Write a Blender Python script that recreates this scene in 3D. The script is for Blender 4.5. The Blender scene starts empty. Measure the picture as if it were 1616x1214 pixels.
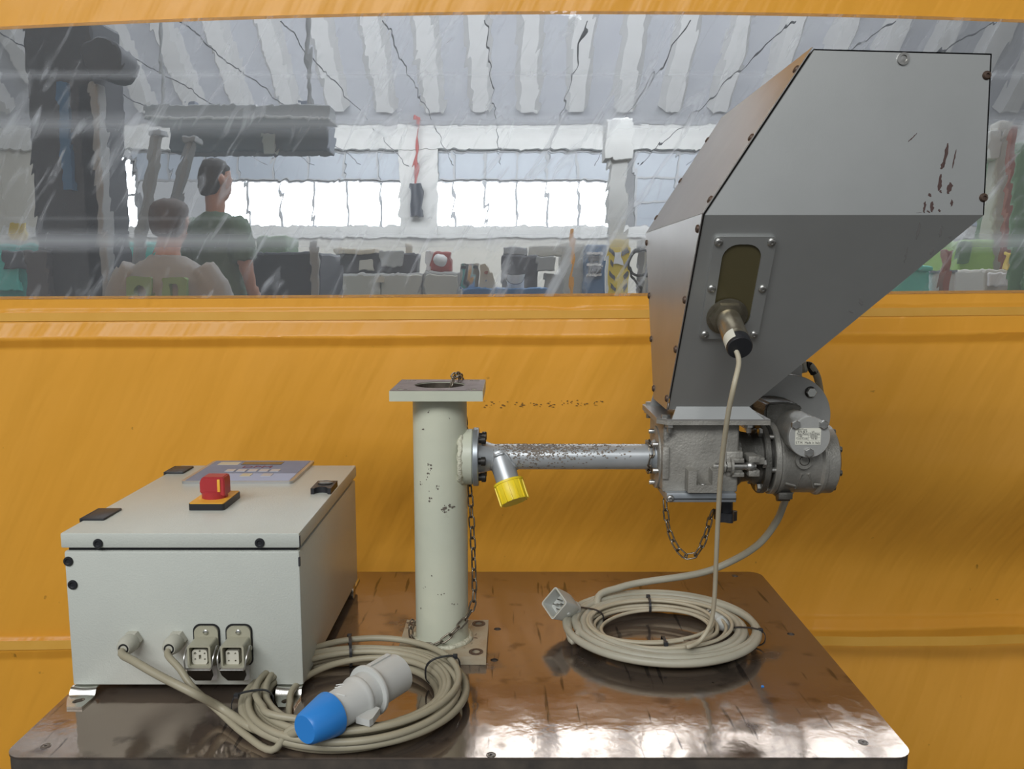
import bpy, bmesh, math, random
from mathutils import Vector, Matrix, noise

# ---------------------------------------------------------------- camera, world, lights, exposure
SC = bpy.context.scene
COL = SC.collection
PITCH = math.radians(7.2)
FPX = 1310.0
CAMZ = 1.38
cam_d = bpy.data.cameras.new('camera')
cam_d.sensor_width = 36.0
cam_d.lens = 36.0 * FPX / 1616.0
cam_d.clip_start = 0.02
cam_d.clip_end = 200
cam = bpy.data.objects.new('camera', cam_d)
COL.objects.link(cam)
cam.location = (0, 0, CAMZ)
cam.rotation_euler = (math.pi / 2 - PITCH, 0, 0)
SC.camera = cam

world = bpy.data.worlds.new('world')
SC.world = world
world.use_nodes = True
bg = world.node_tree.nodes['Background']
bg.inputs[0].default_value = (0.94, 0.97, 1.0, 1)
bg.inputs[1].default_value = 0.30

def area(name, loc, target, size, size_y, power, col=(1, 1, 1)):
    d = bpy.data.lights.new(name, 'AREA')
    d.shape = 'RECTANGLE'
    d.size = size
    d.size_y = size_y
    d.energy = power
    d.color = col
    o = bpy.data.objects.new(name, d)
    COL.objects.link(o)
    o.location = loc
    o.rotation_euler = (Vector(target) - Vector(loc)).to_track_quat('-Z', 'Y').to_euler()
    return o

area('daylight_behind_camera', (-1.6, -3.0, 4.4), (0.0, 1.3, 1.1), 5.0, 1.6, 270, (0.97, 0.99, 1.0))
area('skylight_over_hall', (0.0, 7.0, 7.4), (0.0, 7.0, 0.0), 12.0, 5.0, 300, (0.96, 0.98, 1.0))
area('far_wall_fill', (0.0, 12.5, 5.9), (0.0, 20.0, 4.2), 16.0, 0.8, 290, (0.97, 0.98, 1.0))  # added fill lamp in mid hall, brightens the beam and far wall
area('hall_roof_fill', (0.0, 9.5, 5.3), (0.0, 17.0, 5.0), 14.0, 1.2, 230, (0.96, 0.98, 1.0)).data.spread = math.radians(75)  # added fill lamp, brightens the sloping roof from below

vs = SC.view_settings
vs.view_transform = 'Standard'
vs.look = 'None'
vs.gamma = 1.0
vs.use_curve_mapping = False
vs.exposure = 0.05
SC.cycles.max_bounces = 8
SC.cycles.diffuse_bounces = 4

# ---------------------------------------------------------------- measuring helper
# a sight line of the photograph met with a real plane gives a point of the room, in metres
CP, SP = math.cos(PITCH), math.sin(PITCH)
CAM = Vector((0, 0, CAMZ))

def ray(u, v):
    a, t = (u - 808) / FPX, (v - 607) / FPX
    return Vector((a, CP - t * SP, -SP - t * CP))

def P(u, v, Y=None, Z=None, X=None):
    d = ray(u, v)
    if Y is not None:
        k = Y / d.y
    elif Z is not None:
        k = (Z - CAMZ) / d.z
    else:
        k = X / d.x
    return CAM + d * k

def PP(u, v, p0, n):
    d = ray(u, v)
    return CAM + d * ((Vector(p0) - CAM).dot(n) / d.dot(n))

# ---------------------------------------------------------------- materials
MATS = {}

def new_mat(name):
    m = bpy.data.materials.new(name)
    m.use_nodes = True
    nt = m.node_tree
    return m, nt, nt.nodes, nt.links, nt.nodes['Principled BSDF']

def M(name, col, rough=0.5, metal=0.0, var=None, bump=None, spots=(), rvar=None, spec=0.5, stretch=None,
      trans=0.0, ior=1.45, alpha=1.0, emit=0.0, coat=0.0, transl=0.0):
    """var=(colour2, scale); spots=[(colour, scale, threshold, softness)]; bump=(scale, distance)"""
    m, nt, N, L, b = new_mat(name)
    tc = N.new('ShaderNodeTexCoord')
    vec = tc.outputs['Object']
    if stretch:
        mp = N.new('ShaderNodeMapping')
        mp.inputs['Scale'].default_value = stretch
        L.new(vec, mp.inputs['Vector'])
        vec = mp.outputs['Vector']

    def nz(scale, detail=4.0, w=None):
        n = N.new('ShaderNodeTexNoise')
        n.inputs['Scale'].default_value = scale
        n.inputs['Detail'].default_value = detail
        n.inputs['Roughness'].default_value = 0.6
        L.new(vec, n.inputs['Vector'])
        return n.outputs['Fac']

    def ramp(fac, lo, hi):
        r = N.new('ShaderNodeMapRange')
        r.inputs['From Min'].default_value = lo
        r.inputs['From Max'].default_value = hi
        L.new(fac, r.inputs['Value'])
        return r.outputs['Result']

    def mix(fac, a, c):
        x = N.new('ShaderNodeMix')
        x.data_type = 'RGBA'
        L.new(fac, x.inputs['Factor'])
        if isinstance(a, tuple):
            x.inputs[6].default_value = a + (1,)
        else:
            L.new(a, x.inputs[6])
        x.inputs[7].default_value = c + (1,)
        return x.outputs[2]

    c = tuple(col)
    if var:
        c = mix(ramp(nz(var[1]), 0.3, 0.7), c, var[0])
    for (sc_, s_, th, so) in spots:
        c = mix(ramp(nz(s_, 6.0), th, th + so), c, sc_)
    if isinstance(c, tuple):
        b.inputs['Base Color'].default_value = c + (1,)
    else:
        L.new(c, b.inputs['Base Color'])
    b.inputs['Metallic'].default_value = metal
    b.inputs['Specular IOR Level'].default_value = spec
    b.inputs['IOR'].default_value = ior
    if rvar:
        r = N.new('ShaderNodeMapRange')
        r.inputs['From Min'].default_value = 0.3
        r.inputs['From Max'].default_value = 0.7
        r.inputs['To Min'].default_value = rvar[0]
        r.inputs['To Max'].default_value = rvar[1]
        L.new(nz(rvar[2]), r.inputs['Value'])
        L.new(r.outputs['Result'], b.inputs['Roughness'])
    else:
        b.inputs['Roughness'].default_value = rough
    if bump:
        bn = N.new('ShaderNodeBump')
        bn.inputs['Distance'].default_value = bump[1]
        bn.inputs['Strength'].default_value = 1.0
        L.new(nz(bump[0], 3.0), bn.inputs['Height'])
        L.new(bn.outputs['Normal'], b.inputs['Normal'])
    b.inputs['Transmission Weight'].default_value = trans
    b.inputs['Alpha'].default_value = alpha
    b.inputs['Coat Weight'].default_value = coat
    if emit:
        if isinstance(c, tuple):
            b.inputs['Emission Color'].default_value = c + (1,)
        else:
            L.new(c, b.inputs['Emission Color'])
        b.inputs['Emission Strength'].default_value = emit
    if transl:
        t = N.new('ShaderNodeBsdfTranslucent')
        if isinstance(c, tuple):
            t.inputs['Color'].default_value = c + (1,)
        else:
            L.new(c, t.inputs['Color'])
        ms = N.new('ShaderNodeMixShader')
        ms.inputs[0].default_value = transl
        L.new(b.outputs[0], ms.inputs[1])
        L.new(t.outputs[0], ms.inputs[2])
        L.new(ms.outputs[0], N['Material Output'].inputs['Surface'])
    MATS[name] = m
    return m

RUST = (0.10, 0.055, 0.03)
M('box_paint', (0.52, 0.54, 0.49), 0.30, var=((0.49, 0.51, 0.465), 12), bump=(420, 0.00035), spots=[((0.30, 0.28, 0.24), 38, 0.735, 0.03)])
M('box_inside', (0.03, 0.03, 0.035), 0.7)
M('cream_paint', (0.56, 0.57, 0.45), 0.38, var=((0.50, 0.52, 0.42), 9), bump=(60, 0.0005),
  spots=[((0.40, 0.39, 0.30), 16, 0.64, 0.12), ((0.12, 0.10, 0.08), 75, 0.725, 0.015)])
M('cream_worn', (0.42, 0.39, 0.30), 0.5, var=((0.32, 0.24, 0.15), 22), bump=(90, 0.0008), spots=[((0.11, 0.075, 0.05), 70, 0.62, 0.04)])
M('weld_paint', (0.55, 0.54, 0.42), 0.4, bump=(160, 0.004), spots=[(RUST, 110, 0.66, 0.03)])
M('bare_top', (0.22, 0.185, 0.185), 0.42, 0.5, var=((0.12, 0.095, 0.095), 35), spots=[(RUST, 90, 0.63, 0.05)])
M('pipe_inside', (0.12, 0.10, 0.08), 0.6, 0.4, var=((0.05, 0.04, 0.03), 60))
M('pipe_metal', (0.44, 0.455, 0.465), 0.36, 0.40, var=((0.38, 0.40, 0.41), 25))
M('flange_metal', (0.34, 0.37, 0.39), 0.38, 0.6, var=((0.28, 0.30, 0.32), 40))
M('hopper_paint', (0.47, 0.48, 0.47), 0.40, 0.72, var=((0.43, 0.44, 0.43), 7), bump=(600, 0.00006))
M('cover_sheet', (0.36, 0.345, 0.325), 0.36, 0.65, var=((0.31, 0.295, 0.28), 9))
M('cast_metal', (0.36, 0.345, 0.31), 0.5, 0.4, var=((0.23, 0.22, 0.195), 26), bump=(330, 0.0008), spots=[((0.07, 0.065, 0.058), 30, 0.63, 0.14)])
M('cast_dark', (0.13, 0.125, 0.112), 0.5, 0.45, var=((0.06, 0.058, 0.05), 34), bump=(300, 0.0008))
M('gear_cast', (0.34, 0.328, 0.298), 0.44, 0.5, var=((0.20, 0.193, 0.172), 28), bump=(380, 0.0005), spots=[((0.07, 0.065, 0.055), 36, 0.66, 0.12)])
M('motor_plate', (0.42, 0.42, 0.40), 0.45, 0.35, var=((0.35, 0.35, 0.335), 18), bump=(420, 0.0002))
M('zinc', (0.50, 0.50, 0.48), 0.34, 0.9, var=((0.32, 0.31, 0.29), 120))
M('zinc_bright', (0.60, 0.60, 0.57), 0.24, 1.0, var=((0.60, 0.60, 0.55), 60))
M('chain_metal', (0.30, 0.27, 0.22), 0.34, 0.9, var=((0.13, 0.105, 0.08), 150))
M('dark_bolt', (0.035, 0.033, 0.03), 0.45, 0.5)
M('rusty_bolt', (0.09, 0.06, 0.045), 0.5, 0.5)
M('black_plastic', (0.018, 0.019, 0.022), 0.42)
M('black_rubber', (0.012, 0.012, 0.012), 0.6)
M('red_plastic', (0.42, 0.035, 0.04), 0.38, var=((0.36, 0.03, 0.035), 30))
M('yellow_plate', (0.80, 0.42, 0.05), 0.4)
M('yellow_cap', (0.85, 0.66, 0.03), 0.4, var=((0.78, 0.58, 0.02), 30))
M('blue_plastic', (0.03, 0.22, 0.62), 0.35)
M('white_plastic', (0.52, 0.525, 0.50), 0.42)
M('grey_gland', (0.44, 0.43, 0.36), 0.42)
M('socket_grey', (0.36, 0.345, 0.26), 0.4)
M('socket_light', (0.58, 0.56, 0.47), 0.45)
M('lever_dark', (0.055, 0.048, 0.04), 0.3, 0.7)
M('clear_tab', (0.85, 0.85, 0.88), 0.15, alpha=0.35)
M('cable_beige', (0.36, 0.325, 0.235), 0.45, var=((0.30, 0.27, 0.19), 14), spots=[((0.16, 0.13, 0.10), 90, 0.72, 0.03)])
M('cable_grey', (0.41, 0.39, 0.31), 0.45, var=((0.34, 0.32, 0.25), 16), spots=[((0.15, 0.13, 0.10), 80, 0.71, 0.03)])
M('cable_thin', (0.46, 0.42, 0.32), 0.45, var=((0.38, 0.33, 0.23), 16))
M('conn_grey', (0.46, 0.47, 0.44), 0.42, spots=[((0.25, 0.24, 0.22), 70, 0.7, 0.04)])
M('panel_blue', (0.14, 0.195, 0.31), 0.36, var=((0.17, 0.225, 0.34), 30), spec=0.3)
M('panel_pale', (0.36, 0.42, 0.58), 0.42, spec=0.3)
M('panel_frame', (0.50, 0.50, 0.50), 0.3, 0.8)
M('panel_display', (0.10, 0.09, 0.07), 0.08)
M('button_face', (0.45, 0.45, 0.47), 0.3)
M('button_cream', (0.50, 0.47, 0.36), 0.3)
M('print_red', (0.16, 0.03, 0.06), 0.4)
M('print_dark', (0.05, 0.05, 0.05), 0.5)
M('label_paper', (0.66, 0.65, 0.56), 0.5)
M('sight_window', (0.085, 0.072, 0.035), 0.12, coat=0.3)
M('sensor_steel', (0.42, 0.38, 0.30), 0.32, 0.9, var=((0.32, 0.28, 0.21), 70))
M('nut_brass', (0.34, 0.31, 0.24), 0.35, 0.9, var=((0.22, 0.20, 0.15), 90))
M('scuff_dark', (0.07, 0.04, 0.035), 0.6)
M('scuff_soft', (0.17, 0.165, 0.16), 0.6)
# hall
M('concrete_floor', (0.075, 0.072, 0.068), 0.55, var=((0.055, 0.053, 0.05), 1.2), spots=[((0.10, 0.10, 0.095), 2.5, 0.64, 0.1)])
M('white_concrete', (0.68, 0.68, 0.66), 0.8, var=((0.62, 0.62, 0.60), 1.5))
M('roof_rib', (0.60, 0.60, 0.60), 0.8, var=((0.54, 0.54, 0.54), 1.5))
M('roof_underside', (0.20, 0.175, 0.15), 0.8, var=((0.16, 0.14, 0.12), 1.5))
M('ceil_panel', (0.48, 0.49, 0.52), 0.8, var=((0.43, 0.44, 0.48), 1.1))
M('wall_cream', (0.62, 0.60, 0.54), 0.8, var=((0.55, 0.53, 0.47), 0.8))
M('pane_bright', (0.93, 0.97, 1.0), 0.3, emit=3.6)
M('pane_sky', (0.93, 0.97, 1.0), 0.3, emit=6.5)
M('pane_dim', (0.26, 0.29, 0.33), 0.3, emit=0.30)
M('grey_steel', (0.34, 0.35, 0.36), 0.5, 0.2)
M('slate', (0.050, 0.056, 0.072), 0.5, var=((0.035, 0.040, 0.052), 3))
M('blue_grey', (0.26, 0.29, 0.35), 0.5)
M('teal', (0.06, 0.36, 0.32), 0.45)
M('turquoise', (0.12, 0.60, 0.52), 0.45)
M('lime', (0.36, 0.62, 0.14), 0.5)
M('leaf_green', (0.13, 0.24, 0.11), 0.5)
M('machine_cream', (0.52, 0.50, 0.44), 0.5)
M('machine_grey', (0.38, 0.38, 0.37), 0.5)
M('machine_dark', (0.10, 0.10, 0.11), 0.5)
M('beige', (0.58, 0.50, 0.38), 0.5)
M('steel_drum', (0.75, 0.75, 0.76), 0.2, 0.95)
M('signal_red', (0.40, 0.09, 0.08), 0.45)
M('brick_red', (0.34, 0.12, 0.08), 0.5)
M('signal_yellow', (0.72, 0.52, 0.05), 0.5)
M('signal_orange', (0.85, 0.36, 0.02), 0.5)
M('pallet_blue', (0.04, 0.15, 0.34), 0.5)
M('rack_blue', (0.10, 0.19, 0.33), 0.5)
M('paper_white', (0.80, 0.80, 0.80), 0.6)
M('skin', (0.52, 0.27, 0.19), 0.5)
M('hair_dark', (0.03, 0.025, 0.022), 0.6)
M('hair_brown', (0.075, 0.05, 0.04), 0.6)
M('shirt_grey', (0.36, 0.345, 0.33), 0.8)
M('shirt_green', (0.11, 0.17, 0.11), 0.8)
M('print_green', (0.24, 0.36, 0.15), 0.8)
M('trousers', (0.05, 0.06, 0.09), 0.8)
M('shoe', (0.03, 0.03, 0.03), 0.6)
M('eye_white', (0.8, 0.8, 0.8), 0.3)

def table_mat():
    m, nt, N, L, b = new_mat('table_steel')
    tc = N.new('ShaderNodeTexCoord')
    def nz(scale, det, sx=(1, 1, 1)):
        mp = N.new('ShaderNodeMapping')
        mp.inputs['Scale'].default_value = sx
        L.new(tc.outputs['Object'], mp.inputs['Vector'])
        n = N.new('ShaderNodeTexNoise')
        n.inputs['Scale'].default_value = scale
        n.inputs['Detail'].default_value = det
        L.new(mp.outputs[0], n.inputs['Vector'])
        return n.outputs['Fac']
    def rng(f, a, c, lo=0.0, hi=1.0):
        r = N.new('ShaderNodeMapRange')
        r.inputs[1].default_value, r.inputs[2].default_value = a, c
        r.inputs[3].default_value, r.inputs[4].default_value = lo, hi
        L.new(f, r.inputs[0])
        return r.outputs[0]
    def mix(f, a, c):
        x = N.new('ShaderNodeMix')
        x.data_type = 'RGBA'
        L.new(f, x.inputs[0])
        for i, k in ((6, a), (7, c)):
            if isinstance(k, tuple):
                x.inputs[i].default_value = k + (1,)
            else:
                L.new(k, x.inputs[i])
        return x.outputs[2]
    c = mix(rng(nz(3, 4), 0.35, 0.65), (0.36, 0.29, 0.24), (0.30, 0.245, 0.205))
    c = mix(rng(nz(22, 5), 0.61, 0.70), c, (0.19, 0.15, 0.125))
    stain = rng(nz(8, 6), 0.58, 0.66)
    c = mix(stain, c, (0.15, 0.125, 0.105))
    scr = rng(nz(14, 6, (6, 0.5, 1)), 0.62, 0.67)
    c = mix(scr, c, (0.12, 0.10, 0.09))
    dots = rng(nz(60, 3), 0.74, 0.77)
    c = mix(dots, c, (0.05, 0.045, 0.04))
    L.new(c, b.inputs['Base Color'])
    b.inputs['Metallic'].default_value = 0.85
    rr = N.new('ShaderNodeMath')
    rr.operation = 'ADD'
    L.new(rng(nz(7, 5), 0.35, 0.7, 0.07, 0.15), rr.inputs[0])
    L.new(rng(stain, 0, 1, 0.0, 0.20), rr.inputs[1])
    L.new(rr.outputs[0], b.inputs['Roughness'])
    bn = N.new('ShaderNodeBump')
    bn.inputs['Distance'].default_value = 0.0006
    L.new(nz(16, 4), bn.inputs['Height'])
    L.new(bn.outputs[0], b.inputs['Normal'])
    MATS['table_steel'] = m
table_mat()
M('table_edge', (0.045, 0.04, 0.036), 0.6, var=((0.09, 0.075, 0.06), 30))

def pvc_mat():
    """orange coated fabric, translucent, slightly glossy, finely woven"""
    m, nt, N, L, b = new_mat('orange_pvc')
    tc = N.new('ShaderNodeTexCoord')
    n = N.new('ShaderNodeTexNoise')
    n.inputs['Scale'].default_value = 1.6
    n.inputs['Detail'].default_value = 5
    L.new(tc.outputs['Object'], n.inputs['Vector'])
    x = N.new('ShaderNodeMix')
    x.data_type = 'RGBA'
    L.new(n.outputs['Fac'], x.inputs[0])
    x.inputs[6].default_value = (0.86, 0.385, 0.034, 1)
    x.inputs[7].default_value = (0.90, 0.44, 0.062, 1)
    d = N.new('ShaderNodeTexNoise')
    d.inputs['Scale'].default_value = 28
    d.inputs['Detail'].default_value = 6
    L.new(tc.outputs['Object'], d.inputs['Vector'])
    r = N.new('ShaderNodeMapRange')
    r.inputs[1].default_value, r.inputs[2].default_value = 0.72, 0.78
    L.new(d.outputs['Fac'], r.inputs[0])
    y = N.new('ShaderNodeMix')
    y.data_type = 'RGBA'
    L.new(r.outputs[0], y.inputs[0])
    L.new(x.outputs[2], y.inputs[6])
    y.inputs[7].default_value = (0.30, 0.13, 0.02, 1)
    L.new(y.outputs[2], b.inputs['Base Color'])
    b.inputs['Roughness'].default_value = 0.36
    mr = N.new('ShaderNodeMapping')
    mr.inputs['Rotation'].default_value = (0, math.radians(-26), 0)
    L.new(tc.outputs['Object'], mr.inputs['Vector'])
    mp = N.new('ShaderNodeMapping')
    mp.inputs['Scale'].default_value = (7, 1, 1.3)
    L.new(mr.outputs[0], mp.inputs['Vector'])
    w = N.new('ShaderNodeTexNoise')
    w.inputs['Scale'].default_value = 1.0
    w.inputs['Detail'].default_value = 4
    L.new(mp.outputs[0], w.inputs['Vector'])
    bn = N.new('ShaderNodeBump')
    bn.inputs['Distance'].default_value = 0.018
    L.new(w.outputs['Fac'], bn.inputs['Height'])
    L.new(bn.outputs[0], b.inputs['Normal'])
    t = N.new('ShaderNodeBsdfTranslucent')
    L.new(y.outputs[2], t.inputs['Color'])
    ms = N.new('ShaderNodeMixShader')
    ms.inputs[0].default_value = 0.32
    L.new(b.outputs[0], ms.inputs[1])
    L.new(t.outputs[0], ms.inputs[2])
    L.new(ms.outputs[0], N['Material Output'].inputs['Surface'])
    MATS['orange_pvc'] = m
pvc_mat()
M('pvc_strip', (0.76, 0.42, 0.08), 0.45, var=((0.70, 0.36, 0.05), 8), bump=(900, 0.0002))

def film_mat(name, bumpy):
    """clear PVC sheet: refracting, rippled on one side, clouded by wear"""
    m, nt, N, L, b = new_mat(name)
    N.remove(b)
    tc = N.new('ShaderNodeTexCoord')
    def nz(scale, det, sc=(1, 1, 1), rot=0.0, dist=0.0):
        mp = N.new('ShaderNodeMapping')
        mp.inputs['Scale'].default_value = sc
        mr = N.new('ShaderNodeMapping')
        mr.inputs['Rotation'].default_value = (0, math.radians(rot), 0)
        L.new(tc.outputs['Object'], mr.inputs['Vector'])
        L.new(mr.outputs[0], mp.inputs['Vector'])
        n = N.new('ShaderNodeTexNoise')
        n.inputs['Scale'].default_value = scale
        n.inputs['Detail'].default_value = det
        n.inputs['Distortion'].default_value = dist
        L.new(mp.outputs[0], n.inputs['Vector'])
        return n.outputs['Fac']
    def rng(f, a, c, lo, hi):
        r = N.new('ShaderNodeMapRange')
        r.inputs[1].default_value, r.inputs[2].default_value = a, c
        r.inputs[3].default_value, r.inputs[4].default_value = lo, hi
        L.new(f, r.inputs[0])
        return r.outputs[0]
    def add(a, c):
        x = N.new('ShaderNodeMath')
        x.operation = 'ADD'
        L.new(a, x.inputs[0])
        L.new(c, x.inputs[1])
        return x.outputs[0]
    g = N.new('ShaderNodeBsdfGlass')
    g.inputs['IOR'].default_value = 1.40
    g.inputs['Roughness'].default_value = 0.0
    g.inputs['Color'].default_value = (0.97, 0.985, 1.0, 1)
    if bumpy:
        h = add(rng(nz(1.0, 2.0, (11, 1, 5), -20), 0, 1, 0, 0.6), rng(nz(1.0, 1.0, (34, 1, 10), -25, 0.6), 0, 1, 0, 0.22))
        bn = N.new('ShaderNodeBump')
        bn.inputs['Distance'].default_value = 0.0009
        L.new(h, bn.inputs['Height'])
        L.new(bn.outputs[0], g.inputs['Normal'])
    if bumpy:
        haze = N.new('ShaderNodeBsdfDiffuse')
        haze.inputs['Color'].default_value = (0.85, 0.88, 0.92, 1)
        tr = N.new('ShaderNodeBsdfTranslucent')
        tr.inputs['Color'].default_value = (0.85, 0.88, 0.92, 1)
        hm = N.new('ShaderNodeMixShader')
        hm.inputs[0].default_value = 0.5
        L.new(haze.outputs[0], hm.inputs[1])
        L.new(tr.outputs[0], hm.inputs[2])
        streak = rng(nz(1.0, 3.0, (30, 1, 6.5), -30, 1.0), 0.55, 0.76, 0.0, 0.40)
        fine = rng(nz(1.0, 2.0, (120, 1, 22), -30), 0.64, 0.80, 0.0, 0.07)
        sep = N.new('ShaderNodeSeparateXYZ')
        L.new(tc.outputs['Object'], sep.inputs[0])
        tot = add(streak, fine)
        for (z0, w, amt) in FILM_BANDS:
            s = N.new('ShaderNodeMath'); s.operation = 'SUBTRACT'; s.inputs[1].default_value = z0
            L.new(sep.outputs['Z'], s.inputs[0])
            a = N.new('ShaderNodeMath'); a.operation = 'ABSOLUTE'
            L.new(s.outputs[0], a.inputs[0])
            tot = add(tot, rng(a.outputs[0], w, 0.0, 0.0, amt))
        base = N.new('ShaderNodeMath'); base.operation = 'ADD'; base.inputs[1].default_value = 0.10
        base.use_clamp = True
        L.new(tot, base.inputs[0])
        ms = N.new('ShaderNodeMixShader')
        L.new(base.outputs[0], ms.inputs[0])
        L.new(g.outputs[0], ms.inputs[1])
        L.new(hm.outputs[0], ms.inputs[2])
        L.new(ms.outputs[0], N['Material Output'].inputs['Surface'])
    else:
        L.new(g.outputs[0], N['Material Output'].inputs['Surface'])
    MATS[name] = m

# ---------------------------------------------------------------- mesh helpers
WL = {}

def wl(o):
    return WL[o.name] if o is not None else Vector((0, 0, 0))

def link(o, parent, loc, label=None, cat=None, group=None, kind=None):
    COL.objects.link(o)
    o.parent = parent
    o.location = Vector(loc) - wl(parent)
    WL[o.name] = Vector(loc)
    if label: o['label'] = label
    if cat: o['category'] = cat
    if group: o['group'] = group
    if kind: o['kind'] = kind
    return o

def E(name, loc, label=None, cat=None, group=None, kind=None, parent=None):
    return link(bpy.data.objects.new(name, None), parent, loc, label, cat, group, kind)

def to_mesh(bm, name, mat, smooth=35, origin=None):
    bmesh.ops.recalc_face_normals(bm, faces=bm.faces[:])
    if origin is None:
        xs = [v.co for v in bm.verts]
        lo = Vector([min(c[i] for c in xs) for i in range(3)])
        hi = Vector([max(c[i] for c in xs) for i in range(3)])
        origin = (lo + hi) / 2
    bmesh.ops.translate(bm, verts=bm.verts[:], vec=-Vector(origin))
    me = bpy.data.meshes.new(name)
    bm.to_mesh(me)
    bm.free()
    for mm in (mat if isinstance(mat, (list, tuple)) else [mat]):
        me.materials.append(MATS[mm])
    if smooth:
        me.shade_smooth()
        me.set_sharp_from_angle(angle=math.radians(smooth))
    return me, Vector(origin)

def O(name, bm, mat, parent=None, label=None, cat=None, group=None, kind=None, smooth=35):
    me, c = to_mesh(bm, name, mat, smooth)
    return link(bpy.data.objects.new(name, me), parent, c, label, cat, group, kind)

def inst(name, me, loc, axis=(0, 0, 1), parent=None, roll=0.0, **kw):
    o = bpy.data.objects.new(name, me)
    link(o, parent, loc, **kw)
    q = Vector((0, 0, 1)).rotation_difference(Vector(axis).normalized())
    o.rotation_euler = (q.to_matrix() @ Matrix.Rotation(roll, 3, 'Z')).to_euler()
    return o

def nb():
    return bmesh.new()

def bbox(bm, x0, x1, y0, y1, z0, z1, bev=0.0, seg=2):
    vs_ = [bm.verts.new((x, y, z)) for x in (x0, x1) for y in (y0, y1) for z in (z0, z1)]
    fs = [bm.faces.new([vs_[i] for i in q]) for q in ((0, 1, 3, 2), (4, 6, 7, 5), (0, 4, 5, 1), (2, 3, 7, 6), (0, 2, 6, 4), (1, 5, 7, 3))]
    if bev:
        es = list({e for f in fs for e in f.edges})
        bmesh.ops.bevel(bm, geom=es, offset=bev, segments=seg, affect='EDGES', profile=0.5)
    return bm

def frame_of(axis):
    a = Vector(axis).normalized()
    h = Vector((0, 0, 1)) if abs(a.z) < 0.9 else Vector((1, 0, 0))
    u = a.cross(h).normalized()
    return u, a.cross(u).normalized(), a

def blathe(bm, o, axis, prof, seg=24, hexa=False, a0=0.0, arc=None):
    """prof: list of (radius, height along axis); closes the ends"""
    u, w, a = frame_of(axis)
    o = Vector(o)
    if hexa: seg = 6
    rings = []
    for r, h in prof:
        rings.append([bm.verts.new(o + a * h + (u * math.cos(a0 + 2 * math.pi * i / seg) + w * math.sin(a0 + 2 * math.pi * i / seg)) * max(r, 1e-5)) for i in range(seg)])
    for q in range(len(rings) - 1):
        for i in range(seg):
            j = (i + 1) % seg
            bm.faces.new((rings[q][i], rings[q][j], rings[q + 1][j], rings[q + 1][i]))
    bm.faces.new(rings[0][::-1])
    bm.faces.new(rings[-1])
    return bm

def bcyl(bm, p0, p1, r0, r1=None, seg=24, ch=0.0):
    p0, p1 = Vector(p0), Vector(p1)
    r1 = r0 if r1 is None else r1
    Ln = (p1 - p0).length
    pr = [(r0, 0), (r1, Ln)] if not ch else [(r0 - ch, 0), (r0, ch), (r1, Ln - ch), (r1 - ch, Ln)]
    return blathe(bm, p0, p1 - p0, pr, seg)

def bring(bm, o, axis, r_out, r_in, h, seg=32):
    """flat ring (washer)"""
    u, w, a = frame_of(axis)
    o = Vector(o)
    L4 = []
    for r, k in ((r_in, 0), (r_out, 0), (r_out, h), (r_in, h)):
        L4.append([bm.verts.new(o + a * k + (u * math.cos(2 * math.pi * i / seg) + w * math.sin(2 * math.pi * i / seg)) * r) for i in range(seg)])
    for q in range(4):
        A, B = L4[q], L4[(q + 1) % 4]
        for i in range(seg):
            j = (i + 1) % seg
            bm.faces.new((A[i], A[j], B[j], B[i]))
    return bm

def bhex(bm, p, axis, r, h):
    return blathe(bm, p, axis, [(r, 0), (r, h * 0.85), (r * 0.86, h)], hexa=True)

def smooth_path(pts, n=8, closed=False):
    pts = [Vector(p) for p in pts]
    out = []
    m = len(pts)
    rngs = range(m if closed else m - 1)
    for i in rngs:
        if closed:
            p0, p1, p2, p3 = pts[(i - 1) % m], pts[i], pts[(i + 1) % m], pts[(i + 2) % m]
        else:
            p0, p1, p2, p3 = pts[max(i - 1, 0)], pts[i], pts[i + 1], pts[min(i + 2, m - 1)]
        for k in range(n):
            t = k / n
            out.append(0.5 * ((2 * p1) + (p2 - p0) * t + (2 * p0 - 5 * p1 + 4 * p2 - p3) * t * t + (3 * p1 - p0 - 3 * p2 + p3) * t ** 3))
    if not closed:
        out.append(pts[-1])
    return out

def btube(bm, pts, r, seg=10, closed=False, rf=None):
    n = len(pts)
    tan = []
    for i in range(n):
        a = pts[(i - 1) % n] if (closed or i > 0) else pts[i]
        c = pts[(i + 1) % n] if (closed or i < n - 1) else pts[i]
        d = (c - a)
        tan.append(d.normalized() if d.length > 1e-9 else Vector((0, 0, 1)))
    u, w, _ = frame_of(tan[0])
    rings = []
    for i in range(n):
        t = tan[i]
        u = (u - t * u.dot(t)).normalized()
        w = t.cross(u)
        rr = rf(i / max(n - 1, 1)) if rf else r
        rings.append([bm.verts.new(pts[i] + (u * math.cos(2 * math.pi * k / seg) + w * math.sin(2 * math.pi * k / seg)) * rr) for k in range(seg)])
    for i in range(n if closed else n - 1):
        A, B = rings[i], rings[(i + 1) % n]
        sh = 0
        if closed and i == n - 1:
            sh = min(range(seg), key=lambda s: (A[0].co - B[s].co).length)
        for k in range(seg):
            bm.faces.new((A[k], A[(k + 1) % seg], B[(k + 1 + sh) % seg], B[(k + sh) % seg]))
    if not closed:
        bm.faces.new(rings[0][::-1])
        bm.faces.new(rings[-1])
    return bm

def bprism(bm, poly, off):
    """extrude a 3-D polygon by a vector"""
    off = Vector(off)
    A = [bm.verts.new(Vector(p)) for p in poly]
    B = [bm.verts.new(Vector(p) + off) for p in poly]
    bm.faces.new(A[::-1])
    bm.faces.new(B)
    for i in range(len(A)):
        j = (i + 1) % len(A)
        bm.faces.new((A[i], A[j], B[j], B[i]))
    return bm

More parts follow.
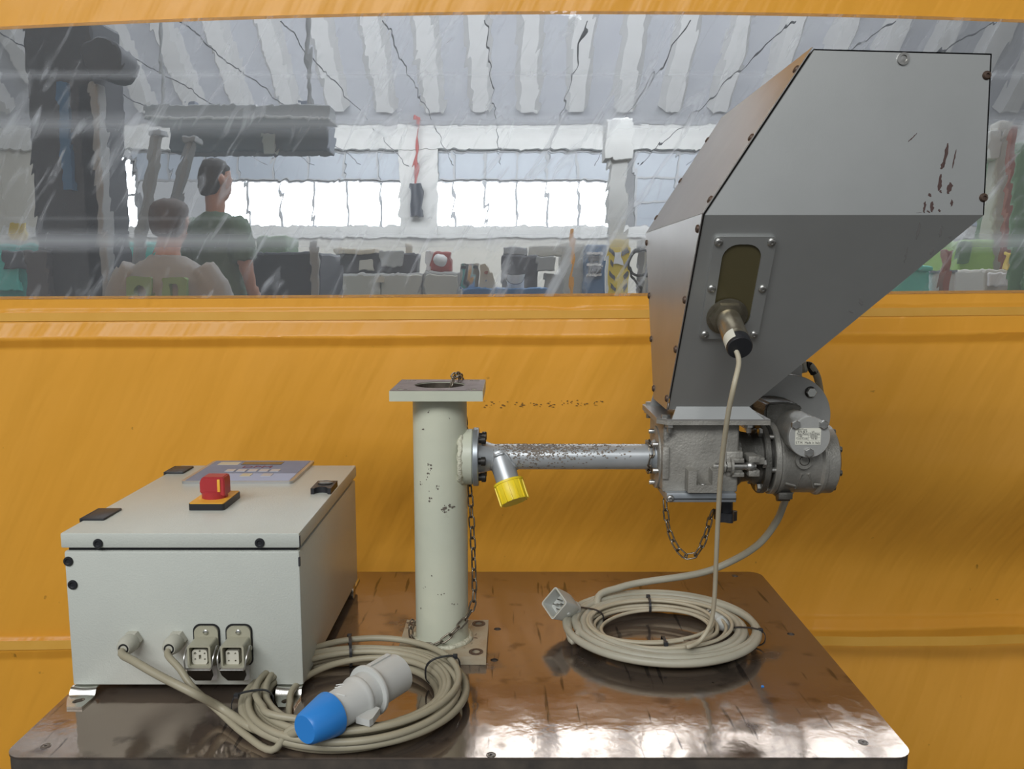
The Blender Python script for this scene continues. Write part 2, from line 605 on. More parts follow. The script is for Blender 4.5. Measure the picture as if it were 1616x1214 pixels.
def bplate(bm, o, U, V, outer, holes, off):
    """plate with holes: 2-D outlines in the frame (o, U, V), thickness vector off"""
    o, U, V, off = Vector(o), Vector(U), Vector(V), Vector(off)
    def ringv(loop, add):
        return [bm.verts.new(o + U * a + V * c + add) for a, c in loop]
    sides = []
    for add in (Vector((0, 0, 0)), off):
        es, rs = [], []
        for loop in [outer] + list(holes):
            r = ringv(loop, add)
            rs.append(r)
            for i in range(len(r)):
                es.append(bm.edges.new((r[i], r[(i + 1) % len(r)])))
        bmesh.ops.triangle_fill(bm, use_beauty=True, use_dissolve=False, edges=es)
        sides.append(rs)
    for ra, rb in zip(*sides):
        for i in range(len(ra)):
            j = (i + 1) % len(ra)
            bm.faces.new((ra[i], ra[j], rb[j], rb[i]))
    return bm

def circ(cx, cy, r, n=24, r2=None):
    return [(cx + r * math.cos(2 * math.pi * i / n), cy + (r2 or r) * math.sin(2 * math.pi * i / n)) for i in range(n)]

def rrect(x0, x1, y0, y1, r, n=4):
    out = []
    for cx, cy, a in ((x1 - r, y1 - r, 0), (x0 + r, y1 - r, 90), (x0 + r, y0 + r, 180), (x1 - r, y0 + r, 270)):
        for k in range(n + 1):
            t = math.radians(a + 90 * k / n)
            out.append((cx + r * math.cos(t), cy + r * math.sin(t)))
    return out

def text(name, body, size, o, U, V, mat, parent, depth=0.0002, sx=1.0):
    cu = bpy.data.curves.new(name, 'FONT')
    cu.body = body
    cu.size = size
    cu.align_x = 'CENTER'
    cu.align_y = 'CENTER'
    cu.extrude = depth
    cu.resolution_u = 2
    t = bpy.data.objects.new('tmp_text', cu)
    COL.objects.link(t)
    dg = bpy.context.evaluated_depsgraph_get()
    me = bpy.data.meshes.new_from_object(t.evaluated_get(dg))
    bpy.data.objects.remove(t)
    U, V = Vector(U).normalized(), Vector(V).normalized()
    W = U.cross(V)
    mtx = Matrix((U * sx, V, W)).transposed()
    for v in me.vertices:
        v.co = mtx @ v.co
    me.materials.clear()
    me.materials.append(MATS[mat])
    ob = bpy.data.objects.new(name, me)
    return link(ob, parent, o)

# ================================================================ THE SETTING
TZ = 0.85                      # height of the table top
CY = 1.80                      # distance of the door curtain

# ---- floor
bm = nb(); bbox(bm, -12, 13, -5, 21, -0.12, 0.0)
O('floor', bm, 'concrete_floor', kind='structure', label='grey concrete hall floor', smooth=0)

# ---- door curtain: orange coated fabric with a clear strip
def quad3(p):
    (x0, a), (x1, b), (x2, c) = p
    def f(x):
        x = max(-1.35, min(1.35, x))
        return (a * (x - x1) * (x - x2) / ((x0 - x1) * (x0 - x2)) + b * (x - x0) * (x - x2) / ((x1 - x0) * (x1 - x2))
                + c * (x - x0) * (x - x1) / ((x2 - x0) * (x2 - x1)))
    return f
def edge_of(uv):
    return quad3([(P(u, v, Y=CY).x, P(u, v, Y=CY).z) for u, v in uv])
zbot = edge_of([(5, 468), (808, 464), (1612, 458)])
ztop = edge_of([(5, 47), (808, 23), (1612, 36)])
zc = lambda v: P(808, v, Y=CY).z
Z_A, Z_B, Z_C, Z_D, Z_E = zc(464), zc(487), zc(505), zc(530), zc(546)
Z_F, Z_G, Z_H = zc(1000), zc(1016), zc(1034)

def relief(dz):
    """how far the pocket seams stand out of the curtain at dz below the clear strip"""
    d = lambda z: Z_A - z
    if dz < d(Z_B): y = 0.0
    elif dz < d(Z_C): y = 0.006
    elif dz < d(Z_D): y = 0.006 + 0.016 * (dz - d(Z_C)) / (d(Z_D) - d(Z_C))
    elif dz < d(Z_E): y = 0.022 - 0.022 * (dz - d(Z_D)) / (d(Z_E) - d(Z_D))
    elif dz < d(Z_F): y = 0.0
    elif dz < d(Z_G): y = 0.004 + 0.012 * (dz - d(Z_F)) / (d(Z_G) - d(Z_F))
    elif dz < d(Z_H): y = 0.016 - 0.016 * (dz - d(Z_G)) / (d(Z_H) - d(Z_G))
    else: y = 0.0
    return y

def sstep(a, b, t):
    t = max(0.0, min(1.0, (t - a) / (b - a)))
    return t * t * (3 - 2 * t)

def shade_hollow(x, z):
    """shallow hollow shaped into the curtain so that a band of it turns darker"""
    zl = zc(690) - 0.06 * sstep(0.4, 1.1, x)
    d = zl - z
    return 0.10 * sstep(-0.62, -0.30, x) * sstep(0.0, 0.30, d) * (1 - sstep(0.34, 0.80, d))

def curtain_sheet(zf_top, zf_bot, nx, nz, rel):
    bm_ = nb()
    X0, X1 = -2.7, 2.7
    rows = []
    for j in range(nz + 1):
        row = []
        for i in range(nx + 1):
            x = X0 + (X1 - X0) * i / nx
            zt_, zb_ = zf_top(x), zf_bot(x)
            z = zt_ + (zb_ - zt_) * j / nz
            y = CY
            if rel:
                y -= relief(zt_ - z + 0.004 * noise.noise(Vector((x * 3, 0, 1))))
                y += shade_hollow(x, z)  # hollow added to tilt this band down and darken it
                k = min(1.0, (zt_ - z) / 0.2)
                y -= k * (0.016 * noise.noise(Vector((x * 1.1, 3.1, z * 0.8))) + 0.008 * noise.noise(Vector((x * 4.2 - z * 1.9, 7.7, z * 1.2)))
                          + 0.004 * noise.noise(Vector((x * 12 - z * 5, 1.7, z * 3.0))))
            row.append(bm_.verts.new((x, y, z)))
        rows.append(row)
    for j in range(nz):
        for i in range(nx):
            bm_.faces.new((rows[j][i], rows[j][i + 1], rows[j + 1][i + 1], rows[j + 1][i]))
    return bm_

door = E('door_1', (0, CY, 0), 'orange roll-up door curtain with a clear strip behind the table', kind='structure')
O('lower_curtain', curtain_sheet(zbot, lambda x: 0.02, 300, 330, True), 'orange_pvc', door, smooth=60)
O('upper_curtain', curtain_sheet(lambda x: 3.4, ztop, 60, 40, False), 'orange_pvc', door, smooth=60)

zf_mid = (ztop(0) + zbot(0)) / 2
FILM_BANDS = [(zc(196) - zf_mid, 0.030, 0.24), (zc(380) - zf_mid, 0.028, 0.34), (zc(118) - zf_mid, 0.012, 0.18), (zc(345) - zf_mid, 0.006, 0.08)]
film_mat('film_front', True)
film_mat('film_back', False)
bm = nb()
nx = 80
A, B = [], []
for i in range(nx + 1):
    x = -2.7 + 5.4 * i / nx
    A.append([bm.verts.new((x, CY - 0.001, z)) for z in (zbot(x) - 0.006, ztop(x) + 0.006)])
    B.append([bm.verts.new((x, CY + 0.0012, z)) for z in (zbot(x) - 0.006, ztop(x) + 0.006)])
for i in range(nx):
    f = bm.faces.new((A[i][0], A[i + 1][0], A[i + 1][1], A[i][1])); f.material_index = 0
    f = bm.faces.new((B[i][0], B[i][1], B[i + 1][1], B[i + 1][0])); f.material_index = 1
    f = bm.faces.new((A[i][0], B[i][0], B[i + 1][0], A[i + 1][0])); f.material_index = 1
    f = bm.faces.new((A[i][1], A[i + 1][1], B[i + 1][1], B[i][1])); f.material_index = 1
for i in (0, nx):
    f = bm.faces.new((A[i][0], A[i][1], B[i][1], B[i][0])); f.material_index = 1
bmesh.ops.recalc_face_normals(bm, faces=bm.faces[:])
cz = sum(v.co.z for v in bm.verts) / len(bm.verts)
me, c = to_mesh(bm, 'clear_strip', ['film_front', 'film_back'], 0, origin=(0, CY, zf_mid))
link(bpy.data.objects.new('clear_strip', me), door, c, label='clear wrinkled plastic strip')

# flat webbing strips sewn on the curtain, following its relief
def strip(za, zb_, yo):
    bm_ = nb()
    rows = []
    for i in range(201):
        x = -2.7 + 5.4 * i / 200
        off = zbot(x) - zbot(0)
        row = []
        for k in range(4):
            z = za + (zb_ - za) * k / 3
            w = 0.016 * noise.noise(Vector((x * 1.1, 3.1, z * 0.8))) + 0.008 * noise.noise(Vector((x * 4.2 - z * 1.9, 7.7, z * 1.2))) + 0.004 * noise.noise(Vector((x * 12 - z * 5, 1.7, z * 3.0)))
            kk = min(1.0, (Z_A - z) / 0.2)
            row.append(bm_.verts.new((x, CY - yo - kk * w, z + off)))
        rows.append(row)
    for i in range(200):
        for k in range(3):
            bm_.faces.new((rows[i][k], rows[i][k + 1], rows[i + 1][k + 1], rows[i + 1][k]))
    return bm_
O('webbing_strip', strip(zc(490), zc(503), 0.0085), 'pvc_strip', door, smooth=60)
O('webbing_strip', strip(zc(1000), zc(1014), 0.019), 'pvc_strip', door, smooth=60)
# faint row of black rub marks on the curtain right of the column
random.seed(5)
bm = nb()
for k in range(8):
    c = P(772 + k * 24.5, 637 + random.uniform(-2, 2), Y=CY)
    for q in range(9):
        x, z = c.x + random.uniform(-0.012, 0.012), c.z + random.uniform(-0.007, 0.007)
        rel = 0.016 * noise.noise(Vector((x * 1.1, 3.1, z * 0.8))) + 0.008 * noise.noise(Vector((x * 4.2 - z * 1.9, 7.7, z * 1.2))) + 0.004 * noise.noise(Vector((x * 12 - z * 5, 1.7, z * 3.0)))
        y = CY - rel - 0.0015
        r = random.uniform(0.0006, 0.0016)
        bprism(bm, [(x + r * random.uniform(.5, 3) * math.cos(t), y, z + r * math.sin(t)) for t in (0, 1.2, 2.4, 3.6, 4.9)], (0, 0.0006, 0))
M('rub_mark', (0.22, 0.11, 0.02), 0.7)
O('rub_mark', bm, 'rub_mark', door, kind='stuff')

# ---- the hall seen through the clear strip
BW = 20.0
def px(u0, u1, v0, v1, Y):
    a, b = P(u0, v1, Y=Y), P(u1, v0, Y=Y)
    return a.x, b.x, a.z, b.z

wall = E('wall_back', (0, BW, 0), 'far cream hall wall below the window band', kind='structure')
zs = {k: P(808, k, Y=BW).z for k in (170, 186, 238, 286, 358, 376)}
bm = nb(); bbox(bm, -12, 13, BW, BW + 0.3, 0, zs[376]); O('wall_base', bm, 'wall_cream', wall, smooth=0)
bm = nb(); bbox(bm, -12, 13, BW - 0.12, BW + 0.3, zs[376], zs[358]); O('window_ledge', bm, 'white_concrete', wall, smooth=0)
bm = nb(); bbox(bm, -12, 13, BW - 0.25, BW + 0.3, zs[238], zs[186]); O('beam', bm, 'white_concrete', wall, smooth=0)
bm = nb(); bcyl(bm, (-12, BW - 0.4, zs[170]), (13, BW - 0.4, zs[170]), 0.09, seg=12); O('roof_pipe', bm, 'grey_steel', wall)
bm = nb(); bbox(bm, -12, 13, BW + 0.05, BW + 0.3, zs[186], 9.0); O('wall_top', bm, 'white_concrete', wall, smooth=0)

def window_band(name, label, u0, u1, v0, v1, npan, mat, rows=1):
    x0, x1, z0, z1 = px(u0, u1, v0, v1, BW)
    w = E(name, ((x0 + x1) / 2, BW, z0), label, kind='structure')
    fb = nb()
    t = 0.05
    for i in range(npan + 1):
        x = x0 + (x1 - x0) * i / npan
        bbox(fb, x - t / 2, x + t / 2, BW - 0.02, BW + 0.1, z0, z1)
    for j in range(rows + 1):
        z = z0 + (z1 - z0) * j / rows
        bbox(fb, x0, x1, BW - 0.01, BW + 0.09, z - t / 2, z + t / 2)
    O('window_frame', fb, 'grey_steel', w, smooth=0)
    for i in range(npan):
        for j in range(rows):
            a, b = x0 + (x1 - x0) * i / npan, x0 + (x1 - x0) * (i + 1) / npan
            c, d = z0 + (z1 - z0) * j / rows, z0 + (z1 - z0) * (j + 1) / rows
            pb = nb(); bbox(pb, a + t / 2, b - t / 2, BW + 0.03, BW + 0.05, c + t / 2, d - t / 2)
            O('pane', pb, mat, w, smooth=0)
window_band('window_1', 'left bright window pane beside the dark machine mast', 143, 212, 252, 362, 2, 'pane_bright', 2)
window_band('window_2', 'long bright window band in the middle of the far wall', 340, 652, 286, 358, 6, 'pane_bright')
window_band('window_3', 'bright window band between the red post and the striped pillar', 668, 962, 286, 358, 6, 'pane_bright')
window_band('window_4', 'dim upper glazing under the white beam', 212, 652, 240, 284, 8, 'pane_dim')
window_band('window_5', 'dim upper glazing right of the red post', 668, 962, 240, 284, 6, 'pane_dim')
window_band('window_6', 'grey louvred glazing behind the hopper', 1002, 1580, 240, 358, 9, 'pane_dim', 3)
bm = nb()
x0, x1, z0, z1 = px(655, 667, 186, 376, BW - 0.15)
bbox(bm, -12, px(143, 143, 240, 376, BW)[0], BW, BW + 0.3, zs[358], zs[238])
O('wall_pier', bm, 'wall_cream', wall, smooth=0)
bm = nb(); bbox(bm, x0 - 0.35, x1 + 0.35, BW - 0.2, BW + 0.3, zs[376], zs[238]); O('wall_pier', bm, 'white_concrete', wall, smooth=0)
bm = nb(); a = px(1580, 1800, 238, 376, BW); bbox(bm, a[0], 13, BW, BW + 0.3, zs[376], zs[238]); O('wall_pier', bm, 'wall_cream', wall, smooth=0)

# ---- sloping roof with white ribs
ceil = E('ceiling', (0, 15, 5), 'sloping grey shed roof with white ribs', kind='structure')
pa, pb_ = P(808, 168, Y=19.3), None
slope = 0.82
def roofpt(x, s):
    """s metres up the slope from its foot, towards the viewer"""
    return Vector((x, 19.3 - s, pa.z + slope * s))
bm = nb()
q = [roofpt(-12, -0.4), roofpt(13, -0.4), roofpt(13, 6.6), roofpt(-12, 6.6)]
bprism(bm, q, (0, 0.15, 0.15)); O('roof_panel', bm, 'ceil_panel', ceil, smooth=0)
rib_me = None
for k in range(23):
    x = -11.4 + k * 1.07
    if rib_me is None:
        bm = nb()
        a, b = roofpt(0, 0.0), roofpt(0, 6.6)
        n_ = Vector((0, -slope, -1)).normalized()
        bprism(bm, [a + Vector((-0.28, 0, 0)), a + Vector((0.28, 0, 0)), a + Vector((0.17, 0, 0)) + n_ * 0.2, a + Vector((-0.17, 0, 0)) + n_ * 0.2], b - a)
        rib_me, rc = to_mesh(bm, 'rib', 'roof_rib', 0)
    link(bpy.data.objects.new('rib', rib_me), ceil, rc + Vector((x, 0, 0)))
# skylight panes let into the roof high above
for k in range(9):
    x = -0.10 + k * 1.5
    bm = nb()
    n_ = Vector((0, -slope, -1)).normalized() * 0.22
    bprism(bm, [roofpt(x - .55, 4.05) + n_, roofpt(x + .55, 4.05) + n_, roofpt(x + .55, 5.6) + n_, roofpt(x - .55, 5.6) + n_], (0, .02, .02)); O('skylight_pane', bm, 'pane_sky', ceil, smooth=0)
# thin black wires running under the roof into the depth
for k in range(11):
    u = -60 + k * 165
    a = P(u + (808 - u) * 0.02, 34, Y=9.0)
    b = Vector((a.x * 1.0, 19.4, a.z - 0.05))
    pts = [a + (b - a) * i / 24 + Vector((0.02 * math.sin(i * 2.1), 0, 0.02 * math.sin(i * 1.3))) for i in range(25)]
    bm = nb(); btube(bm, pts, 0.008, seg=5); O('roof_wire', bm, 'slate', ceil)

bm = nb(); bbox(bm, -12.3, -12, 2.04, 20.3, 0, 11); O('wall_left', bm, 'wall_cream', kind='structure', label='left side wall of the hall', smooth=0)
bm = nb(); bbox(bm, 13, 13.3, 2.04, 20.3, 0, 11); O('wall_right', bm, 'wall_cream', kind='structure', label='right side wall of the hall', smooth=0)
# ---- the wall that holds the roll-up door, and the low roof over the workplace
wf = E('wall_front', (0, 1.95, 0), 'wall round the roll-up door opening', kind='structure')
for (a, b, c, d) in ((-12, -2.65, 0, 5.0), (2.65, 13, 0, 5.0), (-2.65, 2.65, 3.35, 5.0)):
    bm = nb(); bbox(bm, a, b, 1.84, 2.04, c, d); O('wall_section', bm, 'wall_cream', wf, smooth=0)
bm = nb(); bbox(bm, -9, 9, -5, 2.04, 5.0, 5.2); O('ceiling', bm, 'roof_underside', kind='structure', label='brown roof underside over the workplace', smooth=0)
# unseen bench added behind the curtain to keep hall light off a band
r = E('shade_bench', (0.75, 2.25, 0), 'unseen bench added behind the orange curtain to shade a band of it', 'bench')
bm = nb(); bbox(bm, -0.42, 2.1, 1.98, 2.56, 1.16, 1.21, .004); O('bench_top', bm, 'machine_dark', r, smooth=0)
for lx in (-0.36, 2.04):
    for ly in (2.04, 2.46):
        bm = nb(); bbox(bm, lx - .03, lx + .03, ly - .03, ly + .03, 0, 1.16); O('leg', bm, 'machine_dark', r, smooth=0)

# ---- things standing in the hall
def stand(name, label, cat, u0, u1, vtop, Y, depth, mat, parts=None, z0=0.0, bev=0.02, group=None):
    """a floor-standing body with its top at picture height vtop, plus its own parts"""
    x0, x1, _, z1 = px(u0, u1, vtop, vtop, Y)
    r = E(name, ((x0 + x1) / 2, Y + depth / 2, z0), label, cat, group)
    bm_ = nb(); bbox(bm_, x0, x1, Y, Y + depth, z0, z1, bev); O('body', bm_, mat, r, smooth=0)
    return r, x0, x1, z1

def add_box(r, name, mat, u0, u1, v0, v1, Y, d, bev=0.01):
    x0, x1, z0, z1 = px(u0, u1, v0, v1, Y)
    bm_ = nb(); bbox(bm_, x0, x1, Y, Y + d, z0, z1, bev)
    return O(name, bm_, mat, r, smooth=0)

# dark machine mast with a round lamp housing (left)
r, x0, x1, z1 = stand('machine_mast', 'tall dark slate machine mast with round lamp housing at far left', 'machine', 32, 140, 20, 4.6, 0.35, 'slate')
cc = P(168, 95, Y=4.55)
bm = nb(); bcyl(bm, cc + Vector((0, -0.06, 0)), cc + Vector((0, 0.2, 0)), 0.105, 0.09, 28, 0.01); O('lamp_housing', bm, 'slate', r)
add_box(r, 'lamp_arm', 'slate', 136, 170, 60, 118, 4.62, 0.08)
add_box(r, 'cable_duct', 'pallet_blue', 100, 106, 130, 300, 4.57, 0.03, 0)
add_box(r, 'side_rail', 'grey_steel', 141, 152, 130, 470, 4.6, 0.10)
add_box(r, 'red_notice', 'brick_red', 48, 64, 402, 428, 4.585, 0.015, 0)
add_box(r, 'junction_box', 'machine_dark', 44, 72, 395, 470, 4.54, 0.06)
# teal machine left
r, *_ = stand('moulding_machine', 'teal moulding machine with yellow notice behind the dark mast', 'machine', 150, 300, 382, 7.0, 1.2, 'teal')
add_box(r, 'notice', 'signal_yellow', 160, 174, 385, 415, 6.95, 0.03, 0)
add_box(r, 'guard', 'turquoise', 200, 245, 384, 440, 6.93, 0.05)
add_box(r, 'notice', 'signal_yellow', 18, 38, 352, 378, 6.95, 0.02, 0)
r, *_ = stand('teal_cabinet', 'low teal cabinet at the left edge below the notice', 'cabinet', -60, 110, 385, 7.4, 0.9, 'teal')
add_box(r, 'door', 'turquoise', -20, 28, 400, 460, 7.37, 0.03)
add_box(r, 'door', 'machine_dark', 5, 40, 395, 425, 7.35, 0.03)
# overhead crane beam and blue-grey box
r = E('crane_beam', P(375, 175, Y=9.0), 'long grey overhead crane beam hanging under the roof', 'crane')
bm = nb(); a = px(229, 520, 165, 187, 9.0); bbox(bm, a[0], a[1], 9.0, 9.35, a[2], a[3], 0.01); O('beam', bm, 'grey_steel', r, smooth=0)
add_box(r, 'lower_flange', 'machine_grey', 229, 520, 184, 189, 8.95, 0.45)
for uu in (260, 490):
    p0 = P(uu, 166, Y=9.17)
    bm = nb(); bcyl(bm, p0, (p0.x, p0.y, 11.0), 0.025, seg=8); O('hanger', bm, 'grey_steel', r)
r = E('blue_grey_hoist', P(400, 210, Y=9.3), 'blue-grey hoist housing below the overhead beam', 'hoist')
bm = nb(); a = px(268, 518, 190, 239, 9.4); bbox(bm, a[0], a[1], 9.4, 9.8, a[2], a[3], 0.02); O('housing', bm, 'blue_grey', r, smooth=0)
add_box(r, 'bracket', 'paper_white', 414, 434, 210, 242, 9.36, 0.04)
for uu in (300, 480):
    a = px(uu - 6, uu + 6, 160, 192, 9.5); bm = nb(); bbox(bm, a[0], a[1], 9.5, 9.6, a[2], a[3]); O('hanger', bm, 'blue_grey', r, smooth=0)
# leaning steel posts
for i, (ua, va, ub, vb, lab) in enumerate([(250, 210, 222, 380, 'pale leaning steel strut nearer the mast'), (302, 220, 268, 352, 'grey leaning steel strut above the grey-shirted person')]):
    p0, p1 = P(ua, va, Y=6.4), P(ub, vb, Y=6.4)
    d = (p1 - p0).normalized()
    foot = p1 + d * (p1.z / -d.z)
    r = E('steel_strut', foot, lab, 'strut', 'leaning steel struts')
    bm = nb(); btube(bm, [p0, p0 + (foot - p0) * .3, p0 + (foot - p0) * .6, foot], 0.05, 8); O('tube', bm, 'machine_grey' if i == 0 else 'grey_steel', r)
    bm = nb(); bbox(bm, p0.x - .055, p0.x + .055, p0.y - .055, p0.y + .055, p0.z - .03, p0.z + .02, .01); O('head_plate', bm, 'grey_steel', r, smooth=0)
# dark machine behind persons
r, *_ = stand('extruder', 'dark slate extruder with green cover right of the two persons', 'machine', 335, 505, 398, 6.0, 0.8, 'slate')
add_box(r, 'green_cover', 'leaf_green', 402, 450, 372, 412, 6.1, 0.4, 0.03)
add_box(r, 'white_cover', 'paper_white', 292, 362, 386, 418, 5.95, 0.3, 0.03)
add_box(r, 'panel', 'machine_dark', 345, 400, 420, 470, 5.97, 0.03)
add_box(r, 'panel', 'machine_grey', 490, 502, 380, 470, 5.97, 0.03)
# grey cabinet row with dark machine on top
r, *_ = stand('long_cabinet', 'long light grey cabinet with two doors left of the steel drum', 'cabinet', 528, 668, 431, 8.6, 0.7, 'machine_grey')
add_box(r, 'door', 'machine_cream', 536, 600, 434, 470, 8.57, 0.03)
add_box(r, 'door', 'machine_cream', 602, 664, 434, 470, 8.57, 0.03)
add_box(r, 'label_plate', 'beige', 594, 606, 437, 446, 8.55, 0.02, 0)
add_box(r, 'rim', 'paper_white', 530, 640, 432, 435, 8.57, 0.03, 0)
r, *_ = stand('side_cabinet', 'narrow light grey cabinet beside the steel drum', 'cabinet', 669, 726, 429, 8.6, 0.7, 'machine_grey')
add_box(r, 'door', 'machine_cream', 673, 722, 434, 470, 8.57, 0.03)
cab_top = px(0, 10, 431, 431, 8.6)[3]
r = E('granulator', (P(590, 431, Y=9.0).x, 9.1, cab_top), 'dark grey granulator with cream lid on the long cabinet', 'machine')
bm = nb(); a = px(532, 660, 400, 431, 9.0); bbox(bm, a[0], a[1], 8.9, 9.2, cab_top, a[3], .02); O('body', bm, 'machine_dark', r, smooth=0)
add_box(r, 'lid', 'beige', 528, 594, 393, 401, 8.85, 0.35)
add_box(r, 'window_panel', 'machine_cream', 565, 590, 410, 427, 8.87, 0.03)
add_box(r, 'chute', 'machine_grey', 600, 634, 396, 420, 8.85, 0.06)
# cream column, red pump with white ball
r, *_ = stand('cream_post', 'cream round-edged post behind the grey cabinets', 'post', 638, 650, 385, 9.6, 0.12, 'beige')
add_box(r, 'band', 'machine_dark', 637, 651, 418, 420, 9.58, 0.16, 0)
side_top = px(0, 10, 429, 429, 8.6)[3]
r = E('pressure_gauge', (P(696, 429, Y=8.7).x, 8.8, side_top), 'red square gauge box with a white round dial on the narrow cabinet', 'gauge')
bm = nb(); a = px(682, 712, 398, 429, 8.75); bbox(bm, a[0], a[1], 8.75, 8.95, side_top, a[3], .02); O('case', bm, 'signal_red', r, smooth=0)
cc = P(696, 412, Y=8.73)
bm = nb(); blathe(bm, cc + Vector((0, 0.03, 0)), (0, -1, 0), [(0.062, 0), (0.058, 0.03), (0.04, 0.06), (0.012, 0.075)], 24); O('dial', bm, 'paper_white', r)
add_box(r, 'bracket', 'paper_white', 672, 682, 396, 429, 8.8, 0.05)
# steel drum, beige wedge hopper, white bucket on a blue bench
ZB = px(0, 10, 455, 455, 7.6)[3]
a = px(728, 868, 455, 464, 7.6)
r = E('blue_bench', ((a[0] + a[1]) / 2, 7.9, 0), 'blue steel bench carrying the shiny steel drum', 'bench')
bm = nb(); bbox(bm, a[0], a[1], 7.6, 8.3, ZB - 0.09, ZB, .01); O('top', bm, 'pallet_blue', r, smooth=0)
for sx in (a[0] + .06, a[1] - .06):
    for sy in (7.68, 8.22):
        bm = nb(); bbox(bm, sx - .03, sx + .03, sy - .03, sy + .03, 0, ZB - .09); O('leg', bm, 'pallet_blue', r, smooth=0)
cc = P(741, 455, Y=7.85); cc.z = ZB
hgt = P(741, 416, Y=7.85).z - ZB
r = E('steel_drum', cc, 'shiny stainless steel drum on the blue bench', 'drum')
bm = nb(); blathe(bm, cc, (0, 0, 1), [(0.085, 0), (0.088, 0.01), (0.088, hgt - .012), (0.092, hgt - .008), (0.092, hgt)], 32); O('shell', bm, 'steel_drum', r)
for s in (-1, 1):
    bm = nb(); bbox(bm, cc.x + s * .07 - .012, cc.x + s * .07 + .012, cc.y - .09, cc.y - .05, ZB + hgt - .05, ZB + hgt - .02, .003); O('handle', bm, 'machine_dark', r, smooth=0)
a0, a1, a2, a3 = P(757, 455, Y=7.75), P(782, 455, Y=7.75), P(776, 432, Y=7.75), P(765, 416, Y=7.75)
for p_ in (a0, a1): p_.z = ZB
a4 = P(757, 418, Y=7.75)
r = E('wedge_feeder', a0, 'beige wedge-shaped feeder beside the steel drum', 'feeder')
bm = nb(); bprism(bm, [a0, a1, a2, a3, a4], (0, 0.25, 0)); O('body', bm, 'beige', r, smooth=0)
cc = P(767, 430, Y=7.745); bm = nb(); bcyl(bm, cc, cc + Vector((0, -.01, 0)), .018, seg=12); O('badge', bm, 'brick_red', r)
cc = P(768, 444, Y=7.745); bm = nb(); bcyl(bm, cc, cc + Vector((0, -.01, 0)), .010, seg=12); O('knob', bm, 'pallet_blue', r)
cc = P(813, 455, Y=7.8); cc.z = ZB
r = E('white_bucket', cc, 'squat white bucket with dark carrying bow on the blue bench', 'bucket')
bm = nb(); blathe(bm, cc, (0, 0, 1), [(0.075, 0), (0.08, .01), (0.098, .118), (0.1, .12), (0.1, .128)], 28); O('shell', bm, 'paper_white', r)
bm = nb(); btube(bm, [cc + Vector((.09 * math.cos(t), -.075 * math.sin(t) - .03, .10 - .06 * math.sin(t))) for t in [math.pi * i / 12 for i in range(13)]], .004, 6); O('bow', bm, 'machine_dark', r)
# dark drive unit with beige motor
r, *_ = stand('drive_unit', 'dark grey drive unit with a taupe gearbox left of the orange post', 'machine', 792, 850, 402, 9.0, 0.6, 'machine_dark')
add_box(r, 'gearbox', 'machine_grey', 846, 876, 404, 428, 8.9, 0.3)
add_box(r, 'stand_box', 'machine_grey', 862, 888, 432, 470, 8.95, 0.3)
add_box(r, 'top_cover', 'grey_steel', 795, 830, 390, 402, 9.05, 0.4)
add_box(r, 'cream_side', 'machine_cream', 832, 888, 388, 404, 9.4, 0.1)
# orange post, pillars
r, *_ = stand('orange_post', 'thin bright orange post in front of the cream wall', 'post', 900, 906, 362, 9.8, 0.05, 'signal_orange', bev=0.005)
bm = nb(); p0 = P(903, 445, Y=9.8); bbox(bm, p0.x - .08, p0.x + .08, 9.74, 9.9, 0, 0.03); O('foot_plate', bm, 'machine_dark', r, smooth=0)
r, *_ = stand('white_locker', 'pale locker between the drive unit and the blue rack', 'locker', 884, 921, 384, 10.7, 0.5, 'machine_cream')
add_box(r, 'door', 'machine_cream', 886, 902, 388, 465, 10.67, 0.03)
add_box(r, 'door', 'machine_cream', 904, 919, 388, 465, 10.67, 0.03)
r, x0, x1, z1 = stand('blue_rack', 'blue storage rack left of the striped pillar', 'rack', 924, 956, 386, 10.2, 0.4, 'rack_blue')
for vv in (398, 416, 432):
    add_box(r, 'shelf', 'paper_white', 925, 950, vv, vv + 4, 10.17, 0.05, 0)
for vv in (404, 422):
    add_box(r, 'bin', 'machine_dark', 928, 948, vv, vv + 9, 10.15, 0.05)
r, x0, x1, z1 = stand('concrete_pillar', 'pale concrete pillar with yellow and black striped guard', 'pillar', 963, 992, 186, 13.4, 0.35, 'white_concrete')
add_box(r, 'capital', 'white_concrete', 955, 1000, 188, 250, 13.3, 0.55)
add_box(r, 'guard_board', 'signal_yellow', 960, 993, 378, 480, 13.28, 0.08)
g0 = px(960, 993, 378, 480, 13.28)
wd = g0[1] - g0[0]
for k in range(6):
    for s in (0, 1):
        zb0 = g0[3] - 0.12 - k * 0.185
        xa = g0[0] + 0.02 if s == 0 else g0[1] - 0.02
        xb = g0[0] + wd * 0.28 if s == 0 else g0[1] - wd * 0.28
        bm = nb(); bprism(bm, [(xa, 13.27, zb0), (xb, 13.27, zb0 - 0.075), (xb, 13.27, zb0 - 0.15), (xa, 13.27, zb0 - 0.075)], (0, 0.012, 0)); O('black_stripe', bm, 'machine_dark', r, smooth=0)
add_box(r, 'notice', 'paper_white', 970, 983, 398, 418, 13.26, 0.010, 0)
